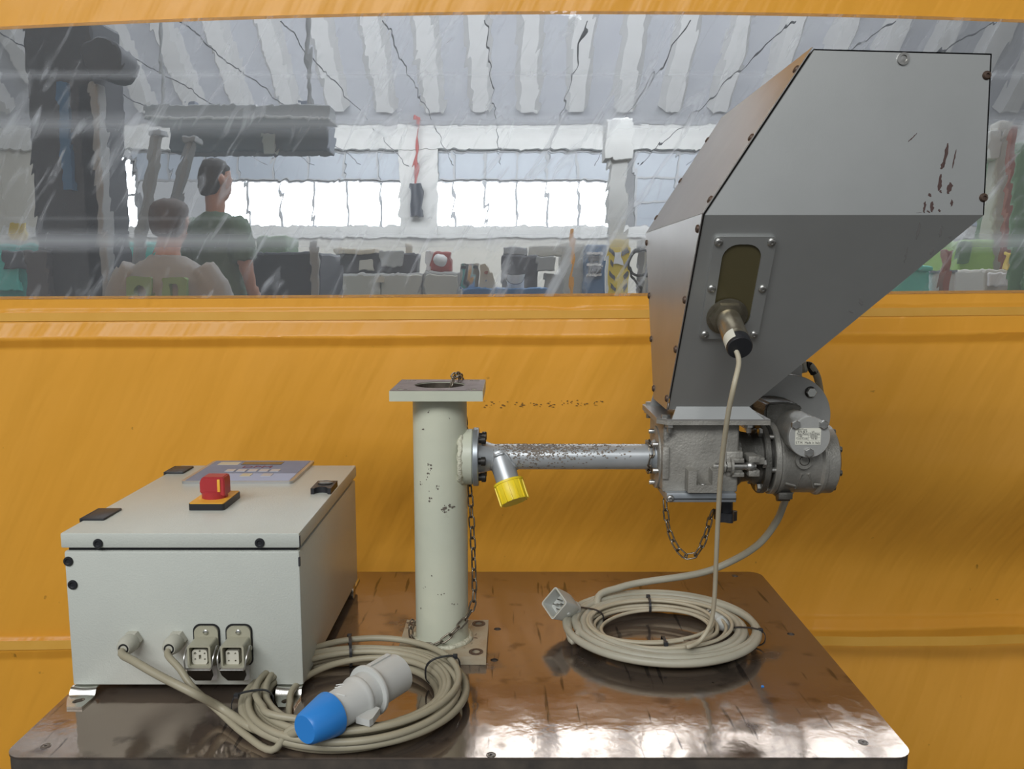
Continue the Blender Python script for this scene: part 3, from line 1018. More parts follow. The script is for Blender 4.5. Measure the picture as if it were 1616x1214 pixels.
# hose reel beside pillar
cc = P(1012, 415, Y=8.8)
r = E('hose_loop', (cc.x, 8.9, 0), 'black hose hung in a loop right of the striped pillar', 'hose')
bm = nb(); btube(bm, [cc + Vector((.14 * math.cos(t), 0, .14 * math.sin(t))) for t in [2 * math.pi * i / 28 for i in range(28)]], .014, 8, closed=True); O('loop', bm, 'black_rubber', r)
bm = nb(); btube(bm, [cc + Vector((-.14, 0, 0)), cc + Vector((-.10, .01, -.14)), cc + Vector((.0, .02, -.25)), Vector((cc.x + .05, cc.y + .03, 0.02))], .014, 8); O('tail', bm, 'black_rubber', r)
bm = nb(); bbox(bm, cc.x - .03, cc.x + .03, 8.83, 8.89, 0, cc.z + .17); O('holder_post', bm, 'grey_steel', r, smooth=0)
r, *_ = stand('grey_locker', 'grey locker half hidden behind the hopper', 'locker', 1015, 1090, 376, 10.5, 0.5, 'machine_cream')
add_box(r, 'door', 'machine_grey', 1020, 1085, 384, 470, 10.47, 0.03)
# right-hand things seen past the hopper
r, *_ = stand('turquoise_bin', 'bright turquoise bin under the sloping hopper side', 'bin', 1395, 1471, 422, 5.0, 0.5, 'turquoise', bev=.03)
add_box(r, 'rim', 'turquoise', 1392, 1474, 419, 427, 4.97, 0.56)
r, *_ = stand('white_crate', 'white crate between the turquoise bin and the red post', 'crate', 1471, 1512, 428, 5.3, 0.4, 'paper_white')
add_box(r, 'rim', 'blue_grey', 1470, 1512, 426, 430, 5.28, 0.44, 0)
r, *_ = stand('red_post', 'rusty red steel post right of the turquoise bin', 'post', 1492, 1503, 393, 5.0, 0.06, 'brick_red', bev=.004)
bm = nb(); p0 = P(1497, 445, Y=5.0); bbox(bm, p0.x - .06, p0.x + .06, 4.97, 5.1, 0, 0.02); O('foot_plate', bm, 'brick_red', r, smooth=0)
r, *_ = stand('green_machine', 'lime green machine with dark window at right behind the hopper', 'machine', 1518, 1574, 378, 6.2, 0.8, 'lime')
add_box(r, 'guard', 'leaf_green', 1512, 1536, 380, 416, 6.15, 0.05)
add_box(r, 'window_panel', 'machine_dark', 1522, 1534, 430, 445, 6.17, 0.03)
add_box(r, 'base', 'machine_grey', 1514, 1578, 448, 475, 6.1, 0.9)
r, *_ = stand('small_press', 'small grey bench press with a white tray at right', 'machine', 1555, 1592, 425, 5.6, 0.4, 'machine_cream')
add_box(r, 'tray', 'paper_white', 1560, 1590, 430, 452, 5.57, 0.03)
add_box(r, 'yellow_lever', 'signal_yellow', 1588, 1594, 398, 426, 5.6, 0.04)
r, *_ = stand('grey_column', 'pale grey steel column near the right edge', 'column', 1578, 1597, 190, 6.6, 0.16, 'machine_cream')
add_box(r, 'upper_box', 'white_concrete', 1560, 1584, 205, 250, 6.6, 0.3)
r, *_ = stand('red_pipe', 'thin red pipe beside the grey column at the right edge', 'pipe', 1598, 1605, 200, 6.5, 0.05, 'brick_red', bev=.004)
r, *_ = stand('green_cabinet', 'tall green cabinet at the right edge', 'cabinet', 1607, 1720, 225, 7.4, 0.6, 'leaf_green')
add_box(r, 'door', 'leaf_green', 1612, 1700, 240, 470, 7.37, 0.03)
# red hanging line on the far pier
p0, p1 = P(656, 171, Y=19.52), P(656, 290, Y=19.52)
r = E('red_hose', (p0.x, 19.52, p1.z), 'red air hose hanging from the roof in mid hall', 'hose')
bm = nb(); btube(bm, smooth_path([p0, p0.lerp(p1, .5) + Vector((.03, 0, 0)), p1], 6), .035, 8); O('line', bm, 'signal_red', r)
bm = nb(); bcyl(bm, p1, p1 - Vector((0, 0, .75)), .14, .17, 16); O('coupling', bm, 'slate', r)

# ---- the two persons in the hall
def person(name, label, x, y, z0, H, yaw, hair, shirt, logo=False, nod=0.0):
    s = H / 1.75
    R = Matrix.Rotation(yaw, 3, 'Z')
    W = lambda p: Vector((x, y, z0)) + R @ (Vector(p) * s)
    def ell(bm_, rows):
        rings = []
        for (cx, cy, cz_, rx, ry) in rows:
            if cz_ > 1.47: cy, cz_ = cy - nod, cz_ - nod * (cz_ - 1.47) * 5
            rings.append([bm_.verts.new(W((cx + rx * math.cos(2 * math.pi * i / 20), cy + ry * math.sin(2 * math.pi * i / 20), cz_))) for i in range(20)])
        for q_ in range(len(rings) - 1):
            for i in range(20):
                j = (i + 1) % 20
                bm_.faces.new((rings[q_][i], rings[q_][j], rings[q_ + 1][j], rings[q_ + 1][i]))
        bm_.faces.new(rings[0][::-1]); bm_.faces.new(rings[-1])
    def limb(bm_, pts, rs):
        pts = [W(p) for p in pts]
        sm, rr = [], []
        path = smooth_path(pts, 5)
        n_ = len(path)
        def rf(t):
            k = t * (len(rs) - 1)
            i = min(int(k), len(rs) - 2)
            return (rs[i] + (rs[i + 1] - rs[i]) * (k - i)) * s
        btube(bm_, path, 0.05, 12, rf=rf)
    def finish(nm, bm_, mat, parent, vox):
        o = O(nm, bm_, mat, parent, smooth=0)
        m_ = o.modifiers.new('join', 'REMESH'); m_.mode = 'VOXEL'; m_.voxel_size = vox; m_.use_smooth_shade = True
        m2 = o.modifiers.new('soft', 'SMOOTH'); m2.iterations = 4; m2.factor = 0.5
        return o
    root = E(name, (x, y, z0), label, 'person', 'people in the hall')
    # body: head with jaw, neck, torso, arms with hands and fingers, legs
    b_ = nb()
    ell(b_, [(0, .02, 1.50, .045, .045), (0, -.005, 1.535, .055, .07), (0, -.012, 1.58, .068, .088), (0, -.008, 1.64, .076, .097), (0, 0, 1.69, .076, .098), (0, .004, 1.73, .058, .076), (0, .005, 1.748, .02, .03)])
    ell(b_, [(0, .015, 1.38, .07, .065), (0, .012, 1.45, .055, .055), (0, .012, 1.54, .054, .056)])
    ell(b_, [(0, 0, .86, .14, .10), (0, 0, .95, .165, .115), (0, 0, 1.08, .145, .10), (0, 0, 1.22, .165, .115), (0, .005, 1.33, .175, .11), (0, .01, 1.39, .14, .085), (0, .012, 1.43, .07, .06)])
    for sd in (-1, 1):
        arm = [(sd * .17, .01, 1.38), (sd * .215, .01, 1.25), (sd * .235, .0, 1.08), (sd * .235, -.05, .95), (sd * .225, -.09, .84)]
        limb(b_, arm, [.058, .05, .04, .036, .027])
        hx, hy, hz = sd * .225, -.095, .80
        ell(b_, [(hx, hy - .012, hz - .05, .013, .036), (hx, hy - .006, hz, .016, .042), (hx, hy, hz + .045, .02, .026)])
        for fi, (oy, ln) in enumerate(((-.03, .072), (-.01, .082), (.01, .076), (.028, .06))):
            limb(b_, [(hx, hy + oy - .01, hz - .045), (hx - sd * .004, hy + oy - .014, hz - .045 - ln * .55), (hx - sd * .016, hy + oy - .012, hz - .045 - ln)], [.0095, .009, .008])
        limb(b_, [(hx, hy - .035, hz + .015), (hx - sd * .012, hy - .062, hz - .01), (hx - sd * .018, hy - .068, hz - .04)], [.011, .010, .009])
        limb(b_, [(sd * .085, 0, .90), (sd * .095, -.01, .70), (sd * .095, -.012, .50), (sd * .098, .015, .30), (sd * .10, .02, .08)], [.09, .078, .056, .053, .036])
        ell(b_, [(sd * .10, -.05, .005, .042, .12), (sd * .10, -.05, .04, .042, .12), (sd * .10, -.01, .075, .038, .07), (sd * .10, .015, .11, .036, .042)])
        ell(b_, [(sd * .079, .012, 1.60, .006, .018), (sd * .084, .014, 1.635, .009, .026), (sd * .079, .014, 1.665, .006, .016)])
    limb(b_, [(0, -.088, 1.655), (0, -.108, 1.625), (0, -.095, 1.612)], [.009, .014, .012])
    finish('body', b_, 'skin', root, 0.009)
    h_ = nb()
    ell(h_, [(0, .05, 1.545, .05, .05), (0, .036, 1.60, .078, .075), (0, .022, 1.66, .085, .092), (0, .006, 1.71, .084, .104), (0, .004, 1.75, .062, .08), (0, .004, 1.768, .02, .03)])
    finish('hair', h_, hair, root, 0.012)
    for sd in (-1, 1):
        e_ = nb(); c_ = W((sd * .032, -.093, 1.648)); blathe(e_, c_, R @ Vector((0, -1, 0)), [(.014 * s, -.006), (.013 * s, 0), (.006 * s, .004)], 12); O('eye', e_, 'eye_white', root)
    m_ = nb(); limb(m_, [(-.024, -.090, 1.572), (0, -.099, 1.570), (.024, -.090, 1.572)], [.004, .007, .004]); O('mouth', m_, 'brick_red', root)
    t_ = nb()
    ell(t_, [(0, 0, .88, .180, .128), (0, 0, .97, .178, .128), (0, 0, 1.10, .168, .120), (0, 0, 1.22, .182, .130), (0, .005, 1.33, .195, .124), (0, .01, 1.40, .155, .098), (0, .012, 1.45, .075, .068)])
    for sd in (-1, 1):
        limb(t_, [(sd * .14, .01, 1.385), (sd * .20, .01, 1.30), (sd * .226, .006, 1.16)], [.075, .074, .070])
    sh = finish('t_shirt', t_, shirt, root, 0.012)
    if logo:
        back = R @ Vector((0, 1, 0))
        rt = R @ Vector((-1, 0, 0))
        for dx, body in ((-.075, 0), (.075, 1)):
            p_ = W((0, .146, 1.305)) + rt * dx * s
            lb = nb(); bplate(lb, p_, rt, Vector((0, 0, 1)), rrect(-.055, .055, -.06, .05, .012), [circ(0.0, -0.012, .024, 16)] if body == 0 else [rrect(-.02, .015, -.045, .02, .008)], back * -0.03)
            O('green_print', lb, 'print_green', sh, smooth=0)
    k_ = nb()
    ell(k_, [(0, 0, .80, .172, .125), (0, 0, .90, .178, .13), (0, 0, 1.0, .165, .12)])
    for sd in (-1, 1):
        limb(k_, [(sd * .085, 0, .88), (sd * .095, -.01, .70), (sd * .096, -.01, .50), (sd * .098, .012, .30), (sd * .10, .018, .09)], [.10, .092, .075, .068, .06])
    finish('trousers', k_, 'trousers', root, 0.014)
    for sd in (-1, 1):
        s_ = nb(); ell(s_, [(sd * .10, -.05, .0, .05, .135), (sd * .10, -.05, .04, .05, .135), (sd * .10, -.02, .08, .046, .09), (sd * .10, .01, .11, .042, .05)]); O('shoe', s_, 'shoe', root, smooth=60)
    return root

pA = P(268, 440, Y=3.9)
person('person', 'person in a grey T-shirt with green print seen from behind', pA.x, 3.9, 0.0, 1.80, math.pi, 'hair_brown', 'shirt_grey', logo=True, nod=0.04)
pB = P(341, 300, Y=5.2)
bm = nb()
r = E('step_platform', (pB.x, 5.2, 0), 'low grey step platform under the green-shirted person', 'platform')
zB = 0.30
bm = nb(); bbox(bm, pB.x - .35, pB.x + .35, 4.95, 5.5, zB - .04, zB, .005); O('tread', bm, 'grey_steel', r, smooth=0)
for sx in (-.3, .3):
    for sy in (5.0, 5.45):
        bm = nb(); bbox(bm, pB.x + sx - .02, pB.x + sx + .02, sy - .02, sy + .02, 0, zB - .04); O('leg', bm, 'grey_steel', r, smooth=0)
person('person', 'dark-haired person in a green shirt standing behind the clear strip', pB.x, 5.2, zB, 1.80, math.radians(150), 'hair_dark', 'shirt_green')

# ================================================================ THE TABLE
TX0, TX1, TY0, TY1 = -0.572, 0.452, 0.868, 1.463
tb = E('work_table', (-0.06, 1.165, 0), 'worn brown steel-topped work table carrying all the equipment', 'table')
bm = nb()
outer = rrect(TX0, TX1, TY0, TY1, 0.022, 6)
holes2 = []
for u, v in ((785, 993), (780, 1042), (1248, 1001)):
    q = P(u, v, Z=TZ); holes2.append(circ(q.x, q.y, 0.0055, 14))
bplate(bm, (0, 0, TZ), (1, 0, 0), (0, 1, 0), outer, holes2, (0, 0, -0.0025))
O('steel_sheet', bm, 'table_steel', tb, smooth=0)
bm = nb(); bplate(bm, (0, 0, TZ - 0.0025), (1, 0, 0), (0, 1, 0), rrect(TX0 + .001, TX1 - .001, TY0 + .001, TY1 - .001, 0.021, 6), [], (0, 0, -0.022))
O('edge_board', bm, 'table_edge', tb, smooth=0)
bm = nb()
bbox(bm, TX0 + .05, TX1 - .05, TY0 + .05, TY1 - .05, TZ - .085, TZ - .0245, .004)
O('apron', bm, 'table_edge', tb, smooth=0)
for lx in (TX0 + .08, TX1 - .08):
    for ly in (TY0 + .08, TY1 - .08):
        bm = nb(); bbox(bm, lx - .025, lx + .025, ly - .025, ly + .025, 0, TZ - .085, .003); O('leg', bm, 'grey_steel', tb, smooth=0)
M('dull_steel', (0.20, 0.19, 0.18), 0.4, 0.8)
# countersunk screws
bm = nb(); bring(bm, (0, 0, 0), (0, 0, 1), .0056, .0044, .0005, 20); blathe(bm, (0, 0, 0), (0, 0, 1), [(.0040, 0), (.0038, .0006), (.0016, .0006), (.0013, -.0004)], 16)
scr_me, _ = to_mesh(bm, 'countersunk_screw', 'dull_steel', 40, origin=(0, 0, 0))
for u, v in ((72, 1178), (775, 1192), (1362, 1172), (1160, 909)):
    inst('countersunk_screw', scr_me, P(u, v, Z=TZ), (0, 0, 1), tb)

# ================================================================ CONTROL BOX
BX0, BX1, BY0, BY1 = -0.5665, -0.2665, 1.008, 1.391
LZ0, LZ1 = 1.0455, 1.065
cb = E('control_box', ((BX0 + BX1) / 2, (BY0 + BY1) / 2, TZ), 'grey steel control box with red rotary switch and blue keypad panel', 'control box')
bm = nb(); bbox(bm, BX0 + .0015, BX1 - .0015, BY0 + .003, BY1 - .003, 0.862, 1.0405, .003, 2); O('body', bm, 'box_paint', cb)
bm = nb(); bbox(bm, BX0 + .006, BX1 - .006, BY0 + .008, BY1 - .008, 1.035, 1.05); O('gasket_rim', bm, 'box_inside', cb, smooth=0)
bm = nb(); bbox(bm, BX0, BX1, BY0, BY1, LZ0, LZ1, .0022, 2); lid = O('lid', bm, 'box_paint', cb)
# fold gaps at the lid corner and body corner
bm = nb(); bbox(bm, BX1 - .0012, BX1 + .0003, BY0 + .001, BY0 + .004, LZ0 + .001, LZ1 - .004); O('corner_gap', bm, 'box_inside', lid, smooth=0)
bm = nb(); bbox(bm, BX1 - .003, BX1 - .001, BY0 + .0026, BY0 + .006, 1.021, 1.0325); O('corner_notch', bm, 'box_inside', cb, smooth=0)
# black sealing plugs
bm = nb(); blathe(bm, (0, 0, 0), (0, 0, 1), [(.0062, 0), (.0062, .0012), (.0052, .0024), (.0036, .0024), (.0024, .0012)], 20)
plug_me, _ = to_mesh(bm, 'sealing_plug', 'black_plastic', 40, origin=(0, 0, 0))
for u, v, par in ((155, 858, lid), (410, 857, lid), (108, 886, cb), (115, 923, cb)):
    yy = BY0 if par is lid else BY0 + .003
    inst('sealing_plug', plug_me, P(u, v, Y=yy), (0, -1, 0), par)
# hinge covers
for (ua, va, ub, vb) in ((124, 822, 172, 805), (246, 748, 283, 738)):
    y0_, y1_ = P(ua, va, Z=LZ1).y, P(ub, vb, Z=LZ1).y
    bm = nb(); bbox(bm, BX0 - .001, BX0 + .029, y0_, y1_, LZ1 - .001, LZ1 + .003, .0012)
    bbox(bm, BX0 - .0035, BX0 - .0005, y0_, y1_, LZ1 - .008, LZ1 + .003, .001)
    O('hinge_cover', bm, 'black_plastic', lid)
# latch with half-round finger recess
c0 = P(512, 774, Z=LZ1)
bm = nb()
prof = [(c0.x - .015, c0.y - .024)]
for k in range(9):
    t = math.pi - math.pi * k / 8
    prof.append((c0.x + .010 * math.cos(t), c0.y - .024 + .010 * math.sin(t)))
prof += [(c0.x + .015, c0.y - .024), (c0.x + .015, c0.y + .024), (c0.x - .015, c0.y + .024)]
bprism(bm, [(a, b, LZ1) for a, b in prof], (0, 0, .009))
lt = O('latch', bm, 'black_plastic', lid)
bm = nb(); blathe(bm, (c0.x, c0.y + .008, LZ1 + .009), (0, 0, 1), [(.0115, 0), (.0115, .0015), (.010, .002), (.006, .0008)], 24); O('lock_insert', bm, 'lever_dark', lt)
bm = nb(); bbox(bm, c0.x - .008, c0.x + .008, c0.y + .0065, c0.y + .0095, LZ1 + .0098, LZ1 + .0112); O('lock_slot', bm, 'zinc', lt, smooth=0)
# keypad panel
q0, q1, q2, q3 = P(290, 764, Z=LZ1), P(464, 764, Z=LZ1), P(495, 731, Z=LZ1), P(334, 731, Z=LZ1)
kx0, kx1 = (q0.x + q3.x) / 2, (q1.x + q2.x) / 2
ky0, ky1 = q0.y, q2.y
bm = nb(); bplate(bm, (0, 0, LZ1), (1, 0, 0), (0, 1, 0), rrect(kx0, kx1, ky0, ky1, .006), [], (0, 0, .0045)); kp = O('keypad_panel', bm, 'panel_frame', lid)
zt = LZ1 + .0045
kw, kh = kx1 - kx0, ky1 - ky0
bm = nb(); bplate(bm, (0, 0, zt), (1, 0, 0), (0, 1, 0), rrect(kx0 + .006, kx1 - .006, ky0 + kh * .34, ky1 - .005, .002), [], (0, 0, .0004)); O('blue_field', bm, 'panel_blue', kp, smooth=0)
bm = nb(); bplate(bm, (0, 0, zt), (1, 0, 0), (0, 1, 0), [(kx0 + kw * .28, ky0 + .004), (kx1 - .006, ky0 + .004), (kx1 - .006, ky0 + kh * .34), (kx0 + kw * .28, ky0 + kh * .34)], [], (0, 0, .0004)); O('pale_field', bm, 'panel_pale', kp, smooth=0)
bm = nb(); bplate(bm, (0, 0, zt), (1, 0, 0), (0, 1, 0), [(kx0 + .006, ky0 + .004), (kx0 + kw * .28, ky0 + .004), (kx0 + kw * .28, ky0 + kh * .34), (kx0 + .006, ky0 + kh * .34)], [], (0, 0, .0004)); O('blue_field', bm, 'panel_blue', kp, smooth=0)
def kbox(nm, fx0, fx1, fy0, fy1, mat, h=.0012):
    bm_ = nb(); bbox(bm_, kx0 + kw * fx0, kx0 + kw * fx1, ky0 + kh * fy0, ky0 + kh * fy1, zt, zt + h, .0003, 1); return O(nm, bm_, mat, kp, smooth=0)
kbox('display', .33, .72, .76, .90, 'panel_display')
kbox('maker_badge', .10, .30, .76, .90, 'button_cream', .0008)
for k in range(5):
    kbox('button', .27 + k * .105, .27 + k * .105 + .085, .42, .53, 'button_face')
for fx, mt in ((.25, 'button_face'), (.47, 'button_cream'), (.66, 'button_face')):
    kbox('button', fx, fx + .095, .20, .32, mt)
text('keypad_lettering', 'DPM', .020, (kx0 + kw * .52, ky0 + kh * .645, zt + .0006), (1, 0, 0), (0, 1, 0), 'print_red', kp, sx=1.25)
# rotary switch
s0, s1, s2 = P(297, 806, Z=LZ1), P(354, 806, Z=LZ1), P(369, 785, Z=LZ1)
sx0, sx1, sy0, sy1 = s0.x, s1.x, s0.y, s2.y
scx, scy = (sx0 + sx1) / 2, (sy0 + sy1) / 2
sw_h = max(sx1 - sx0, 0.04) / 2
bm = nb(); bplate(bm, (0, 0, LZ1), (1, 0, 0), (0, 1, 0), rrect(scx - sw_h, scx + sw_h, sy0, sy1, .004), [], (0, 0, .009)); sw = O('rotary_switch', bm, 'black_plastic', lid)
bm = nb(); bplate(bm, (0, 0, LZ1 + .009), (1, 0, 0), (0, 1, 0), rrect(scx - sw_h + .001, scx + sw_h - .001, sy0 + .001, sy1 - .001, .003), [], (0, 0, .0012)); O('yellow_plate', bm, 'yellow_plate', sw, smooth=0)
zk = LZ1 + .0102
bm = nb(); blathe(bm, (scx, scy, zk), (0, 0, 1), [(.0175, 0), (.0175, .009), (.016, .010)], 32); O('knob_collar', bm, 'red_plastic', sw)
bm = nb()
kk = [(-.0165, .008), (-.0165, .024), (-.0125, .031), (.0165, .031), (.0185, .028), (.0185, .004), (.013, .004), (.012, .008)]
bprism(bm, [(scx + a, scy - .0125, zk + b) for a, b in kk], (0, .025, 0))
bmesh.ops.bevel(bm, geom=bm.edges[:], offset=.0012, segments=2, affect='EDGES')
O('knob', bm, 'red_plastic', sw)
bm = nb(); bbox(bm, scx + .0085, scx + .0125, scy - .0138, scy - .0122, zk + .010, zk + .028, .0006); O('knob_pointer', bm, 'yellow_plate', sw)
# foot brackets
slot = [(.019 + .007 * math.cos(t), -.024 + .006 * math.sin(t) + (.003 if math.cos(t) > 0 else 0)) for t in [2 * math.pi * i / 14 for i in range(14)]]
def foot(x, y, sy):
    bm_ = nb()
    out = [(.012, -.038), (.031, -.038), (.033, -.016), (.033, -.009), (.0, -.009), (.001, -.016)]
    bplate(bm_, (x, y, TZ + .0002), (1, 0, 0), (0, -sy, 0), [(a, b * -1) for a, b in out], [[(a, -b) for a, b in slot]], (0, 0, .003))
    n_ = 10
    rows = []
    for j in range(n_ + 1):
        s_ = j / n_
        yy = -.013 + .018 * s_
        zz = .0015 + .0105 * (0.5 - 0.5 * math.cos(math.pi * min(1, s_ * 1.6)))
        row = []
        for i in range(9):
            xx = .033 * i / 8
            dip = -.0022 * math.sin(math.pi * i / 8) * math.sin(math.pi * min(1, s_))
            row.append((x + xx, y - sy * -yy if sy < 0 else y + yy * 1.0 * sy, TZ + zz + dip))
        rows.append(row)
    for dz in (0,):
        V_ = [[bm_.verts.new((a, b, min(c, 0.8615))) for a, b, c in r_] for r_ in rows]
        V2 = [[bm_.verts.new((a, b, max(c - .0025, TZ + .0001))) for a, b, c in r_] for r_ in rows]
        for j in range(n_):
            for i in range(8):
                bm_.faces.new((V_[j][i], V_[j][i + 1], V_[j + 1][i + 1], V_[j + 1][i]))
                bm_.faces.new((V2[j][i], V2[j + 1][i], V2[j + 1][i + 1], V2[j][i + 1]))
    return bm_
O('foot_bracket', foot(BX0 + .001, BY0 + .003, 1), 'zinc_bright', cb)
O('foot_bracket', foot(BX1 - .036, BY0 + .003, 1), 'zinc_bright', cb)
for xx in (BX0 + .004, BX1 - .040):
    bm = nb(); bbox(bm, xx, xx + .036, BY1 - .03, BY1 + .03, TZ, TZ + .003, .0008); bbox(bm, xx, xx + .036, BY1 - .03, BY1 - .01, TZ + .002, TZ + .0118, .0008); O('foot_bracket', bm, 'zinc_bright', cb)
# cable glands
GL = []
FY = BY0 + .003
for (u, v) in ((211, 1009), (281, 1009)):
    g = P(u, v, Y=FY)
    GL.append(g)
    bm = nb()
    blathe(bm, g, (0, -1, 0), [(.0125, 0), (.0125, .0075), (.0115, .009)], hexa=True)
    gl = O('cable_gland', bm, 'grey_gland', cb)
    bm = nb(); blathe(bm, g + Vector((0, -.009, 0)), (0, -1, 0), [(.0112, 0), (.0118, .003), (.0116, .010), (.0095, .017), (.0075, .0195), (.0062, .0195)], 24)
    O('dome_nut', bm, 'grey_gland', gl)
    bm = nb(); bring(bm, g + Vector((0, -.0282, 0)), (0, -1, 0), .0064, .0045, .0008, 20); O('seal', bm, 'black_rubber', gl)
# two chassis sockets with locking levers
def socket(uc, five):
    pl = P(uc, 1020, Y=FY)
    x, z = pl.x, pl.z
    bm_ = nb(); bplate(bm_, (x, FY, z), (1, 0, 0), (0, 0, 1), rrect(-.0175, .0165, -.026, .030, .009, 5), [], (0, -.0015, 0)); rt = O('chassis_socket', bm_, 'black_rubber', cb, label='grey five-pole socket' if five else 'grey four-pole socket')
    bm_ = nb(); bplate(bm_, (x, FY - .0015, z), (1, 0, 0), (0, 0, 1), rrect(-.015, .015, -.024, .028, .008, 5), [], (0, -.003, 0)); O('mounting_plate', bm_, 'socket_grey', rt)
    bm_ = nb(); blathe(bm_, (x, FY - .0045, z + .021), (0, -1, 0), [(.0035, 0), (.0033, .0015), (.0018, .0024)], 14); O('screw', bm_, 'zinc_bright', rt)
    bm_ = nb()
    bplate(bm_, (x, FY - .0045, z - .002), (1, 0, 0), (0, 0, 1), rrect(-.0145, .0145, -.013, .0165, .003, 4), [rrect(-.012, .012, -.0105, .0140, .002, 4)], (0, -.026, 0))
    O('housing', bm_, 'socket_grey', rt)
    bm_ = nb(); bplate(bm_, (x, FY - .0045, z - .002), (1, 0, 0), (0, 0, 1), rrect(-.012, .012, -.0105, .014, .002, 4), [], (0, -.004, 0)); O('cavity_floor', bm_, 'lever_dark', rt, smooth=0)
    if five:
        shape, pins = rrect(-.010, .009, -.010, .0095, .004, 3), [(-.006, .0045), (.0, .0075), (.006, .0045), (-.006, -.003), (.006, -.003)]
    else:
        shape, pins = rrect(-.009, .007, -.010, .008, .002, 3), [(-.0055, .0045), (.003, .0045), (-.0055, -.005), (.003, -.005)]
    hl = [circ(a, b, .0013 if i else .0018, 8) for i, (a, b) in enumerate(pins)]
    if five: hl.append([(-.0015, -.003), (.0015, -.003), (.0015, .0028), (-.0015, .0028)])
    bm_ = nb(); bplate(bm_, (x - .001, FY - .0085, z - .003), (1, 0, 0), (0, 0, 1), shape, hl, (0, -.016, 0)); O('pin_insert', bm_, 'socket_light', rt)
    # lever: dark plate under the housing with wire legs up both sides
    bm_ = nb(); bprism(bm_, [(x - .016, FY - .033, z - .016), (x + .016, FY - .033, z - .016), (x + .0155, FY - .027, z - .026), (x + .010, FY - .021, z - .036), (x - .010, FY - .021, z - .036), (x - .0155, FY - .027, z - .026)], (0, .001, .0018)); lv = O('locking_lever', bm_, 'lever_dark', rt)
    for s in (-1, 1):
        bm_ = nb(); btube(bm_, smooth_path([Vector((x + s * .0165, FY - .010, z + .004)), Vector((x + s * .018, FY - .018, z + .008)), Vector((x + s * .018, FY - .031, z + .0)), Vector((x + s * .0165, FY - .034, z - .012)), Vector((x + s * .014, FY - .034, z - .016))], 5), .0011, 6)
        O('wire_leg', bm_, 'zinc', lv)
    bm_ = nb(); bcyl(bm_, (x - .014, FY - .034, z - .0155), (x + .014, FY - .034, z - .0155), .0012, seg=8); O('wire_bar', bm_, 'zinc', lv)
    bm_ = nb(); bcyl(bm_, (x + .0145, FY - .012, z + .003), (x + .0185, FY - .012, z + .003), .003, seg=12); O('pivot', bm_, 'socket_grey', lv)
    bm_ = nb(); bplate(bm_, (x + .003, FY - .003, z - .034), (1, 0, 0), (0, 0, 1), rrect(-.0085, .0085, -.010, .012, .003, 3), [], (0, -.0008, 0)); O('clear_tab', bm_, 'clear_tab', rt)
socket(328, True)
socket(379, False)

# ================================================================ HOPPER FEEDER (one bolted machine)
FX, FYC = 0.0, 1.155
CX = -0.1015
hf = E('hopper_feeder', (0.1, FYC, TZ), 'grey sheet-metal hopper feeder bolted by a pipe to a cream column', 'feeder')
# ---- column
col = E('column', (CX, FYC, TZ), parent=hf, label='cream painted round column')
bm = nb()
seg = 48
bring(bm, (CX, FYC, TZ + .012), (0, 0, 1), .038, .0345, 1.219 - TZ - .012, seg)
O('tube', bm, 'cream_paint', col)
PZ = 1.131
hol = [circ(0, 0, .0355, 36)]
for sx in (-1, 1):
    for sy in (-1, 1):
        hol.append(circ(sx * .050, sy * .047, .0045, 10)); hol.append(circ(sx * .042, sy * .052, .0032, 8))
bm = nb(); bplate(bm, (CX, FYC + .005, 1.2185), (1, 0, 0), (0, 1, 0), [(-.0625, -.0625), (.0625, -.0625), (.0625, .0625), (-.0625, .0625)], hol, (0, 0, .0140)); O('top_flange', bm, 'cream_paint', col, smooth=30)
bm = nb(); bplate(bm, (CX, FYC + .005, 1.2326), (1, 0, 0), (0, 1, 0), [(-.0618, -.0618), (.0618, -.0618), (.0618, .0618), (-.0618, .0618)], hol, (0, 0, .0005)); O('bare_top_face', bm, 'bare_top', col, smooth=0, label='bare stained steel top face')
bm = nb(); bring(bm, (CX, FYC, 1.10), (0, 0, 1), .0353, .0338, .1322, 40); O('bore_liner', bm, 'pipe_inside', col)
hol = [circ(sx * .048, sy * .048, .0055, 14) for sx in (-1, 1) for sy in (-1, 1)]
bm = nb(); bplate(bm, (CX + .003, FYC, TZ + .0003), (1, 0, 0), (0, 1, 0), [(-.0625, -.0625), (.0625, -.0625), (.0625, .0625), (-.0625, .0625)], hol, (0, 0, .0120)); O('base_plate', bm, 'cream_worn', col, smooth=30)
bm = nb()
for sx in (-1, 1):
    for sy in (-1, 1):
        hx, hy = CX + .003 + sx * .048, FYC + sy * .048
        bring(bm, (hx, hy, TZ + .0123), (0, 0, 1), .0092 + .001 * sx, .0056, .0007, 18)
O('worn_ring', bm, 'rusty_bolt', col, kind='stuff')
random.seed(3)
def weld(o_, axis, R, r, nm, par, mat='weld_paint'):
    u_, w_, _ = frame_of(axis)
    pts = []
    for i in range(72):
        t = 2 * math.pi * i / 72
        rr = R + random.uniform(-.0012, .0012)
        pts.append(Vector(o_) + (u_ * math.cos(t) + w_ * math.sin(t)) * rr)
    bm_ = nb(); btube(bm_, pts, r, 8, closed=True); O(nm, bm_, mat, par, smooth=60)
weld((CX, FYC, TZ + .0135), (0, 0, 1), .0395, .0048, 'weld_bead', col)
weld((CX, FYC, 1.2180), (0, 0, 1), .0385, .0022, 'weld_bead', col)
